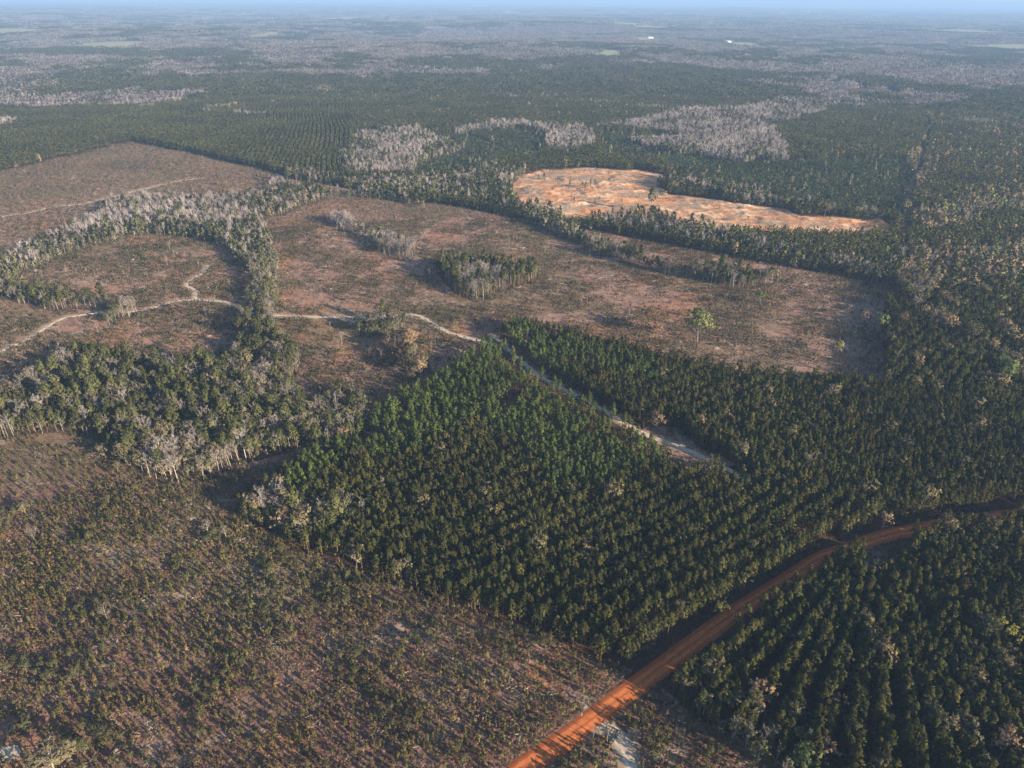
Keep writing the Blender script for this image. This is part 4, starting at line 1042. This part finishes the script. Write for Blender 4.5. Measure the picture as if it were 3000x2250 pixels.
# ---------------------------------------------------------------- trees one can point to
SOLO = [   # kind, foot x, y in the photograph's pixels, scale, label
 ('lime', 2042, 1008, .95, 'largest light green tree standing alone in the brown clear-cut'),
 ('lime', 2226, 893, .55, 'small light green tree in the clear-cut beyond the largest light green one'),
 ('bud', 1634, 856, .5, 'small pale budding tree alone on the clear-cut, right of the heart-shaped wood'),
 ('tan', 1703, 892, .5, 'thin tan tree alone on the clear-cut, between the pale budding tree and a bare one'),
 ('slim', 1966, 902, .55, 'thin leafless tree alone on the clear-cut, beyond the large light green tree'),
 ('yellow', 2452, 1040, .75, 'small yellow green tree near the lower right corner of the clear-cut'),
 ('tan', 2527, 950, .62, 'pale tan tree with a forked crown in the shaded right end of the clear-cut'),
 ('lime', 2570, 975, .72, 'pale green round tree in the shaded right end of the clear-cut'),
 ('oliv', 2480, 928, .75, 'olive tree just left of the pale tan forked one in the clear-cut'),
 ('tan', 2585, 1010, .45, 'orange tan small tree at the shaded right end of the clear-cut'),
 ('yellow', 2625, 965, .8, 'golden yellow tree on the right edge of the clear-cut'),
 ('bare', 1002, 1010, .55, 'leafless white tree alone in the brown cut-over land left of the planted block'),
 ('bud', 1205, 1118, .52, 'low spreading olive tree between the brown clear-cut and the planted block'),
 ('bud', 1920, 1262, .95, 'round yellowish tree standing in the pines beside the sandy track'),
 ('bud', 1822, 1100, .62, 'smaller brownish round tree among pines uphill of the sandy track'),
 ('yellow', 1828, 1555, .62, 'yellow olive crown alone among the dark rows in the middle of the planted block'),
 ('tan', 1716, 1640, .5, 'tan leaved small tree among the dark pine rows above the orange road'),
 ('bud', 1340, 1690, .5, 'olive yellow tree near the left front edge of the planted pines'),
 ('bare', 318, 1825, .62, 'leafless pale tree alone in the middle of the sapling field'),
 ('bare', 105, 1592, .62, 'leafless spreading tree alone at the upper left of the sapling field'),
 ('bud', 75, 1508, .55, 'spreading pale olive tree at the left edge above the sapling field'),
 ('bud', 158, 2262, 1.45, 'large yellowish tree in the bottom left corner beside the sand yard'),
 ('ever', 250, 2205, .55, 'dark round evergreen right of the large yellowish corner tree'),
 ('ever', 85, 2150, .6, 'dark evergreen above the sand yard in the lower left corner'),
 ('bare', 612, 1570, .6, 'leafless white crowned tree left of the planted block\'s left corner'),
 ('bare', 665, 1580, .5, 'second leafless tree beside the planted block\'s left corner'),
 ('bare', 735, 1510, .75, 'broad leafless tree at the left corner of the planted block'),
 ('tan', 832, 1565, .85, 'broad tan crowned tree inside the left corner of the planted block'),
 ('bare', 1030, 1500, .75, 'pale leafless crown among dark evergreens near the left of the planted block'),
 ('bigpine', 905, 1505, .85, 'big dark round crown at the left end of the planted block'),
 ('bud', 1030, 1640, .62, 'olive budding tree at the front left edge of the planted block'),
 ('slim', 1778, 2175, .45, 'thin grey dead sapling left of the metal gate frame'),
 ('slim', 1737, 2172, .42, 'thin grey dead sapling between the road and the gate frame'),
 ('bare', 2230, 2190, .55, 'white leafless tree in the shaded hollow near the bottom of the photo'),
 ('slim', 2270, 2240, .5, 'pale leafless tree at the bottom edge below the shaded hollow'),
 ('bud', 2000, 2035, .6, 'tan olive crown beside the orange road at the corner of the right pine block'),
 ('bud', 2140, 2085, .62, 'round olive tree second from the road along the front of the right pine block'),
 ('tan', 2220, 2075, .68, 'pale tan crown third along the front of the right pine block'),
 ('bud', 2310, 2120, .68, 'yellow olive crown fourth along the front of the right pine block'),
 ('tan', 2440, 2095, .55, 'orange tan crown inside the rows of the right pine block'),
 ('bud', 2350, 2200, .6, 'olive crown above the lime tree at the bottom edge'),
 ('lime', 2345, 2262, .55, 'bright lime green tree at the bottom edge of the photo'),
 ('tan', 2410, 2235, .6, 'tan crown right of the lime green tree at the bottom edge'),
 ('yellow', 2905, 1905, 1.0, 'bright yellow green crown near the right edge among dark pines'),
 ('bud', 2870, 1880, .8, 'grey olive crown left of the bright yellow green one at the right edge'),
 ('bud', 2850, 2030, .65, 'tan olive crown below the bright yellow green one'),
 ('bud', 2830, 2080, .5, 'small yellowish crown among pines at the lower right'),
 ('tan', 2920, 2230, .8, 'broad pale tan crown in the bottom right corner'),
 ('yellow', 2990, 2200, .7, 'yellow crown at the very right edge near the bottom corner'),
 ('bare', 2985, 1850, .7, 'grey leafless crown at the right edge above the yellow green tree'),
 ('tan', 2585, 1548, .5, 'small orange brown crown beside the far bend of the orange road'),
 ('yellow', 2105, 1812, .55, 'yellow olive small tree on the left side of the orange road'),
 ('tan', 2700, 1065, .75, 'rust brown crown among dark pines right of the clear-cut'),
 ('bud', 2815, 1090, .7, 'golden crown in the belt right of the clear-cut'),
 ('tan', 2860, 1130, .7, 'orange tan crown in the belt, lower than the golden one'),
 ('bigpine', 1905, 625, 1.25, 'tall dark pine rising at the near edge of the orange quarry'),
 ('bud', 1975, 560, .8, 'round yellowish tree at the right end of the main quarry floor'),
 ('bud', 2415, 632, 1.0, 'large rounded tan tree behind the right arm of the quarry'),
 ('pine', 1600, 506, .62, 'left dark pine of the upper trio on the quarry floor'),
 ('pine', 1610, 507, .7, 'middle dark pine of the upper trio on the quarry floor'),
 ('pine', 1620, 508, .75, 'right dark pine of the upper trio on the quarry floor'),
 ('young', 1578, 527, .9, 'low bushy pine below the upper trio on the quarry floor'),
 ('young', 1594, 527, 1.1, 'taller bushy pine below the upper trio on the quarry floor'),
 ('pine', 1706, 553, .6, 'leftmost pine of the central clump on the quarry floor'),
 ('young', 1716, 554, 1.1, 'low bushy pine in the central clump on the quarry floor'),
 ('pine', 1729, 554, .8, 'tallest pine of the central clump on the quarry floor'),
 ('pine', 1743, 551, .65, 'right pine of the central clump on the quarry floor'),
 ('young', 1669, 547, 1.0, 'single small pine left of the central clump on the quarry floor'),
 ('pine', 1681, 605, .75, 'dark pine at the near lip of the quarry above the tree line'),
 ('bigpine', 845, 545, 1.0, 'group of tall dark pines at the corner of the upper clear-cut, left crown'),
 ('bigpine', 870, 540, 1.15, 'tallest dark pine at the corner where two clear-cuts meet'),
 ('tan', 925, 590, .75, 'pale tan tree standing free at the edge of the clear-cut'),
 ('bud', 657, 545, .55, 'small budding tree alone on the upper left clear-cut'),
 ('slim', 598, 478, .6, 'leafless tree alone near the top of the upper left clear-cut'),
 ('bare', 192, 745, .7, 'pale tree alone above the oval clear-cut at the left'),
 ('bare', 498, 735, .55, 'leafless pale tree on the sandy top of the oval clear-cut'),
 ('slim', 289, 980, .6, 'leafless tree alone on the slope above the mixed wood at the left'),
 ('bare', 350, 935, .6, 'white leafless tree where the little left wood ends at the track'),
 ('slim', 253, 1245, .8, 'pale leafless tree at the lower edge of the left mixed wood'),
 ('bud', 312, 1345, .75, 'round olive tree below the left mixed wood at the edge of the sapling field'),
 ('lime', 508, 1135, .8, 'light green tree in the middle of the left mixed wood'),
 ('bigpine', 540, 1205, .95, 'lone tall pine with bare trunk in the middle of the left mixed wood'),
 ('lime', 800, 1290, .5, 'small light green tree at the right end of the left mixed wood'),
 ('bud', 1020, 1240, .85, 'broad olive crown left of the planted block'),
 ('bud', 1065, 1215, .75, 'olive tree right of the broad olive crown beside the planted block'),
 ('bare', 955, 1260, .5, 'small white leafless tree left of the broad olive crown'),
 ('slim', 1259, 826, .6, 'thin pale tree alone left below the heart-shaped wood'),
 ('bud', 1330, 968, .5, 'small grey green tree beside the pale sandy track'),
]
SHORTN = '''the large lone lime-green tree|the small lone lime-green tree|the lone pale budding tree|the lone thin tan tree|the lone leafless clear-cut tree|the yellow-green clear-cut tree|the forked tan tree|the pale green shaded tree|the olive clear-cut tree|the small orange tree|the golden edge tree|the lone white cut-over tree|the low spreading olive tree|the yellowish tree by the track|the brownish tree above the track|the yellow crown amid the block|the tan tree above the road|the yellow front-edge tree|the leafless sapling-field tree|the spreading upper-field tree|the olive left-edge tree|the large yellowish corner tree|the dark corner evergreen|the evergreen above the yard|the white corner tree|the second white corner tree|the broad leafless block-corner tree|the broad tan corner crown|the pale crown among evergreens|the big dark left-end crown|the olive front-left tree|the grey sapling by the frame|the grey sapling by the road|the white tree in the hollow|the pale bottom-edge tree|the tan road-corner crown|the second roadside-block tree|the third roadside-block crown|the fourth roadside-block crown|the orange crown in the rows|the olive crown above the lime|the bright lime bottom tree|the tan crown by the lime|the bright yellow right crown|the grey-olive right crown|the crown below the yellow one|the small yellowish lower crown|the broad tan corner tree|the yellow corner crown|the grey right-edge crown|the crown at the road bend|the yellow tree by the road|the rust crown amid pines|the golden belt crown|the orange belt crown|the tall quarry-edge pine|the yellowish quarry tree|the rounded tan quarry tree|the left upper quarry pine|the middle upper quarry pine|the right upper quarry pine|the low quarry pine|the taller bushy quarry pine|the leftmost central quarry pine|the low central quarry pine|the tallest central quarry pine|the right central quarry pine|the single small quarry pine|the quarry-lip pine|the dark clear-cut corner pine|the tallest clear-cut corner pine|the tan clear-cut edge tree|the budding upper clear-cut tree|the leafless upper clear-cut tree|the pale tree above the oval|the pale tree atop the oval|the leafless slope tree|the white tree by the track|the pale lower-edge tree|the round olive lower-edge tree|the light green mixed-wood tree|the lone tall mixed-wood pine|the small green right-end tree|the broad olive block-side crown|the olive block-side tree|the small white block-side tree|the thin tree below the heart|the grey-green trackside tree'''.split('|')
for i, (kd, px, py, s, lab) in enumerate(SOLO):
    X, Y = unproj(px, py); X = float(X); Y = float(Y)
    for kk in list(PTS):     # give it room
        if kk in ('stick', 'dry', 'shrub', 'sap'): continue
        for j, A in enumerate(PTS[kk]):
            if len(A): PTS[kk][j] = A[np.hypot(A[:, 0] - X, A[:, 1] - Y) > 2.2 * s + 1.0]
    s *= dict(bigpine=1.25, bare=1.35, slim=1.3, bud=1.35, lime=1.3, ever=1.3, oliv=1.35).get(kd, 1.25) * (1.12 if py < 1050 else (.95 if py < 1400 or px < 1250 else 1.2))
    if i == 0: s = 1.85
    plant(kd, KINDL[kd][0], X, Y, s, i, i * 1.7, lab, KINDL[kd][2], None, s * .5 if px == 158 else s * (.85 if kd in ('bud', 'bare') else 1))

LM = [(SOLO[i][1], SOLO[i][2], SHORTN[i]) for i in range(min(len(SOLO), len(SHORTN)))]
LM += [(1790, 2150, 'the steel grid frame'), (30, 2205, 'the sand yard'), (1690, 2140, 'the orange road entrance'), (1886, 1960, 'the lower road verge'), (1450, 2190, 'the road at the bottom edge'),
       (1200, 2150, 'the lower middle of the saplings'), (900, 2000, 'the centre of the saplings'), (600, 2150, 'the low left sapling field'), (1000, 2230, 'the bottom edge near centre'), (400, 2230, 'the bottom edge far left'), (700, 2235, 'the bottom edge left of centre'),
       (2650, 1900, 'the alley of the right rows'), (2550, 2150, 'the lowest alley'), (2700, 2180, 'the bottom right rows'), (2320, 1900, 'the rows beside the road'), (2500, 1750, 'the dark opening by the bend'), (2800, 1700, 'the far right rows'),
       (1500, 950, 'the tip of the planted block'), (1900, 1280, 'the pale sandy track'), (1200, 1400, 'the middle of the bright stand'), (1700, 1400, 'the right of the bright stand'), (1420, 800, 'the heart-shaped wood'), (1130, 700, 'the string of trees'), (750, 850, 'the finger of swamp wood'), (1350, 1000, 'the upper left block edge'), (1250, 1130, 'the middle left block edge'), (1100, 1280, 'the lower left block edge'), (1400, 1250, 'the heart of the bright stand'),
       (400, 1100, 'the top of the mixed wood'), (700, 1100, 'the right of the mixed wood'), (150, 1200, 'the left of the mixed wood'), (600, 600, 'the upper swamp wood'), (200, 700, 'the left swamp wood'), (2000, 780, 'the long tree strip')]
ORD = 'nearest|second nearest|third nearest|fourth nearest|fifth nearest|sixth nearest|seventh nearest|eighth nearest|ninth nearest|tenth nearest|eleventh nearest|twelfth nearest|thirteenth nearest|fourteenth nearest|fifteenth nearest|sixteenth nearest|seventeenth nearest|eighteenth nearest|nineteenth nearest|twentieth nearest'.split('|') + [t + ' nearest' for t in 'twenty-first twenty-second twenty-third twenty-fourth twenty-fifth twenty-sixth twenty-seventh twenty-eighth twenty-ninth thirtieth thirty-first thirty-second thirty-third thirty-fourth thirty-fifth thirty-sixth thirty-seventh thirty-eighth thirty-ninth fortieth forty-first forty-second'.split()]
def describe(kd, px, py):
    out = [None] * len(px); lx = np.array([l[0] for l in LM]); ly = np.array([l[1] for l in LM]); g = {}
    for i in range(len(px)):
        d2 = (lx - px[i]) ** 2 + (ly - py[i]) ** 2; k = int(np.argmin(d2)); a = math.degrees(math.atan2(py[i] - ly[k], px[i] - lx[k])) % 360
        dr = ['right of', 'below and right of', 'below', 'below and left of', 'left of', 'above and left of', 'above', 'above and right of'][int(((a + 22.5) % 360) // 45)]
        g.setdefault((k, dr), []).append((d2[k], i))
    for (k, dr), L in g.items():
        for q, (_, i) in enumerate(sorted(L)):
            out[i] = (ORD[q] if q < len(ORD) else 'farther-out one') + ' ' + dr + ' ' + LM[k][2]
    return out
N_SOLO = {}
for kd, *_ in SOLO: N_SOLO[kd] = N_SOLO.get(kd, 0) + 1

tot = 0
for kd, arrs in PTS.items():
    A = np.vstack(arrs); base = kd.replace('_m', '')
    lab = KINDL[base]
    n = len(A); v = rng.integers(0, 8, n); rot = rng.uniform(0, 6.283, n)
    if kd in COUNTABLE:
        px, py = proj(A[:, 0], A[:, 1], HGT[kd] * .7)
        vis = (px > 5) & (px < 2995) & (py > 5) & (py < 2245)
        size = np.where(vis, A[:, 2] / np.sqrt(A[:, 0] ** 2 + A[:, 1] ** 2 + H * H), 0)
        k = min(300 - N_SOLO.get(kd, 0), int(vis.sum()))
        order = np.argsort(-size)[:k]
        where = describe(kd, px[order], py[order])
        keep = np.ones(n, bool); keep[order] = False
        for q, j in enumerate(order):
            s_ = float(A[j, 2]); adj = 'large' if s_ > 1.12 else ('small' if s_ < .88 else 'middle-sized')
            plant(kd, lab[0], float(A[j, 0]), float(A[j, 1]), s_, int(v[j]), float(rot[j]), '%s, %s' % (SHORT[kd], where[q]), lab[2], lab[3], float(A[j, 2] * rng.uniform(.92, 1.08)))
        A, v, rot = A[keep], v[keep], rot[keep]
    n = len(A); tot += n
    protos = CLS[kd]
    z = terrain(A[:, 0], A[:, 1])
    mass(lab[4] if '_m' not in kd else 'distant_' + lab[4], lab[5], protos, A[:, 0], A[:, 1], z, v[:n] % len(protos), rot, A[:, 2], A[:, 2] * rng.uniform(.88, 1.12, n), .03)
    print('mass', kd, n)

# far woods as clumps
def far(sp, r0, r1, pre, jit):
    n = int(r1 * 1.1 / sp)
    gx, gy = np.meshgrid(np.arange(-n, n) * sp, np.arange(0, n) * sp)
    x = gx.ravel() + rng.uniform(-jit, jit, gx.size); y = gy.ravel() + rng.uniform(-jit, jit, gx.size)
    dd = np.hypot(x, y); m = (dd >= r0) & (dd < r1) & (np.abs(x) < y * .86 + 150)
    x, y = x[m], y[m]; c = cover(x, y)
    tbl = {PINE: 'pine', DENSE: 'pine', GREENPINE: 'pine', YOUNG: 'young', BARE: 'bare', MIX: 'mix', BUD: 'bud', OLIVE: 'mix'}
    got = {}
    for cl, nm in tbl.items(): got.setdefault(nm, []).append(c == cl)
    got['bare'].append((c == FARCUT) & (rng.random(len(x)) < .3)); got['bud'].append((c == FARCUT) & (rng.random(len(x)) < .12))
    for nm, ms in got.items():
        m = np.logical_or.reduce(ms)
        if nm == 'young' and pre == 's_': continue
        if m.sum() == 0: continue
        k = int(m.sum()); pr = CLS[pre + nm]; s = rng.normal(1, .1, k)
        mass(('distant_' if pre == 'c_' else 'horizon_') + nm + '_wood', 'distant woodland fading into the haze', pr, x[m], y[m], terrain(x[m], y[m]), rng.integers(0, len(pr), k), rng.uniform(0, 6.28, k), s, s * rng.uniform(.85, 1.2, k))
        print('far', pre + nm, k)
far(21, MID_R, 6000, 'c_', 8)
far(74, 6000, 22000, 's_', 28)

# ------------------------------------------------------------------ things people made
M['white'] = solid('white_metal_siding', (.8, .8, .78), .5)
M['roofw'] = solid('white_roof_sheet', (.82, .82, .82), .4)
M['dark'] = solid('dark_painted_steel', (.035, .035, .045), .5, .6)
M['door'] = solid('grey_door', (.25, .25, .26), .6)
def house(px, py, w, d_, hh, rot, lab):
    X, Y = unproj(px, py); X, Y = float(X), float(Y); z = float(terrain(np.array([X]), np.array([Y]))[0])
    o = bpy.data.objects.new('farm_building', None); COL.objects.link(o); o.location = (X, Y, z); o.rotation_euler = (0, 0, rot)
    tagthing(o, lab, 'building', 'white farm buildings far away')
    mb = MB(); mb.box(-w / 2, w / 2, -d_ / 2, d_ / 2, -1, hh)
    i = len(mb.v); mb.v += [(-w / 2, -d_ / 2, hh), (-w / 2, d_ / 2, hh), (-w / 2, 0, hh + d_ * .22), (w / 2, -d_ / 2, hh), (w / 2, d_ / 2, hh), (w / 2, 0, hh + d_ * .22)]
    mb.f += [(i, i + 2, i + 1), (i + 3, i + 4, i + 5)]; mb.m += [0, 0]
    r_ = MB(); e = .5; i = 0
    zz = hh - .22 * e + .12
    r_.v = [(-w / 2 - e, -d_ / 2 - e, zz), (w / 2 + e, -d_ / 2 - e, zz), (w / 2 + e, 0, hh + d_ * .22 + .14), (-w / 2 - e, 0, hh + d_ * .22 + .14), (w / 2 + e, d_ / 2 + e, zz), (-w / 2 - e, d_ / 2 + e, zz)]
    r_.v += [(a, b, c - .1) for a, b, c in r_.v]
    r_.f = [(0, 1, 2, 3), (3, 2, 4, 5), (6, 9, 8, 7), (9, 11, 10, 8), (0, 6, 7, 1), (5, 4, 10, 11)]; r_.m = [0] * 6
    dm = MB(); dm.box(-1.6, 1.6, -d_ / 2 - .06, -d_ / 2 + .02, 0, 3.0)
    for nm, b, mt in (('wall', mb, M['white']), ('roof', r_, M['roofw']), ('door', dm, M['door'])):
        c = bpy.data.objects.new(nm, b.mesh(nm, [mt])); COL.objects.link(c); c.parent = o
for a in [(597, 119, 34, 18, 7, .1, 'largest white farm building, beside the small pasture at the upper left'),
          (588, 107, 26, 12, 6, .2, 'small white shed just behind the largest white farm building'),
          (162, 100, 34, 16, 7, -.2, 'white farm building at the right tip of the pale pasture by the left edge'),
          (430, 43, 70, 26, 9, 0, 'long white building on the ridge in the far upper left'),
          (953, 54, 60, 24, 9, .1, 'white building at the left end of the far green field near the top'),
          (979, 55, 50, 20, 8, .1, 'second white building of the far green field near the top'),
          (915, 76, 48, 16, 7, 0, 'low white shed among grey woods below the far green field'),
          (740, 99, 26, 12, 6, .3, 'white shed in the trees between two upper left pastures'),
          (2667, 80, 60, 18, 8, .1, 'pale building alone in blue haze at the upper right'),
          (2132, 118, 40, 14, 6, 0, 'pale shed behind the green pasture right of centre'),
          (2484, 158, 34, 12, 6, 0, 'low pale shed at the right end of the small right-hand pasture'),
          (1907, 107, 30, 10, 6, 0, 'small pale shed on the round pasture near the top centre')]:
    house(*a)

def mast():
    X, Y = unproj(998, 44); X, Y = float(X), float(Y); z = float(terrain(np.array([X]), np.array([Y]))[0]); h = 120
    o = bpy.data.objects.new('radio_mast', None); COL.objects.link(o); o.location = (X, Y, z)
    tagthing(o, 'very thin pale lattice mast rising from the hazy woods near the top edge', 'mast')
    legs = [(2 * math.cos(t), 2 * math.sin(t)) for t in (0, 2.094, 4.189)]
    fr = MB()
    for a in legs: fr.tube((a[0], a[1], 0), (a[0] * .5, a[1] * .5, h), .35, .3, 4)
    for k in range(20):
        for i in range(3):
            s0 = 1 - .5 * k / 20; s1 = 1 - .5 * (k + 1) / 20; a = legs[i]; b = legs[(i + 1) % 3]
            fr.tube((a[0] * s0, a[1] * s0, h * k / 20), (b[0] * s1, b[1] * s1, h * (k + 1) / 20), .15, .15, 3)
    c = bpy.data.objects.new('lattice', fr.mesh('lattice', [M['white']])); COL.objects.link(c); c.parent = o
    an = MB(); an.tube((0, 0, h), (0, 0, h + 9), .3, .15, 5)
    c = bpy.data.objects.new('antenna', an.mesh('antenna', [M['white']])); COL.objects.link(c); c.parent = o
mast()

# dark steel grid frame lying across the sandy entrance
def grid_frame():
    A, B, C, D_ = W([(1778, 2126), (1818, 2144), (1789, 2183), (1763, 2166)])
    o = bpy.data.objects.new('steel_grid_frame', None); COL.objects.link(o); o.location = (A[0], A[1], 0)
    tagthing(o, 'dark steel grid frame lying across the sandy entrance beside the orange road', 'steel frame')
    def P_(u, v, z=.35):
        p = (A * (1 - u) + B * u) * (1 - v) + (D_ * (1 - u) + C * u) * v - A
        return (p[0], p[1], z)
    b = MB()
    for (u0, v0, u1, v1) in ((0, 0, 1, 0), (1, 0, 1, 1), (1, 1, 0, 1)): b.tube(P_(u0, v0), P_(u1, v1), .14, .14, 6)
    c = bpy.data.objects.new('border_rail', b.mesh('border_rail', [M['dark']])); COL.objects.link(c); c.parent = o
    for t in (.2, .4, .6, .8):
        for a0, a1 in ((P_(t, 0, .3), P_(t, 1, .3)), (P_(0 if t < .5 else .05, t, .42), P_(1, t, .42))):
            b = MB(); b.tube(a0, a1, .055, .055, 4)
            c = bpy.data.objects.new('cross_bar', b.mesh('cross_bar', [M['dark']])); COL.objects.link(c); c.parent = o
    for u, v in ((0, 0), (1, 0), (1, 1), (0, 1), (.5, 0), (1, .5)):
        b = MB(); p = P_(u, v); b.tube((p[0], p[1], -.1), (p[0], p[1], 1.1), .1, .09, 6)
        c = bpy.data.objects.new('post', b.mesh('post', [M['dark']])); COL.objects.link(c); c.parent = o
grid_frame()

# ------------------------------------------------------------------ haze
def haze():
    mb = MB(); mb.box(-95000, 95000, -95000, 95000, -60, H + 12)
    me = mb.mesh('haze', []); m = bpy.data.materials.new('haze_air'); m.use_nodes = True; nt = m.node_tree
    nt.nodes.remove(nt.nodes['Principled BSDF'])
    v = nt.nodes.new('ShaderNodeVolumePrincipled')
    v.inputs['Density Attribute'].default_value = ''
    v.inputs['Color'].default_value = (0.38, 0.61, 1.0, 1)
    v.inputs['Absorption Color'].default_value = (0, 0, 0, 1)
    v.inputs['Density'].default_value = 1.15e-4
    v.inputs['Anisotropy'].default_value = 0.0
    nt.links.new(v.outputs[0], nt.nodes['Material Output'].inputs['Volume'])
    me.materials.append(m)
    o = bpy.data.objects.new('haze', me); COL.objects.link(o); o['kind'] = 'stuff'; o['label'] = 'pale blue air between the woods'
haze()
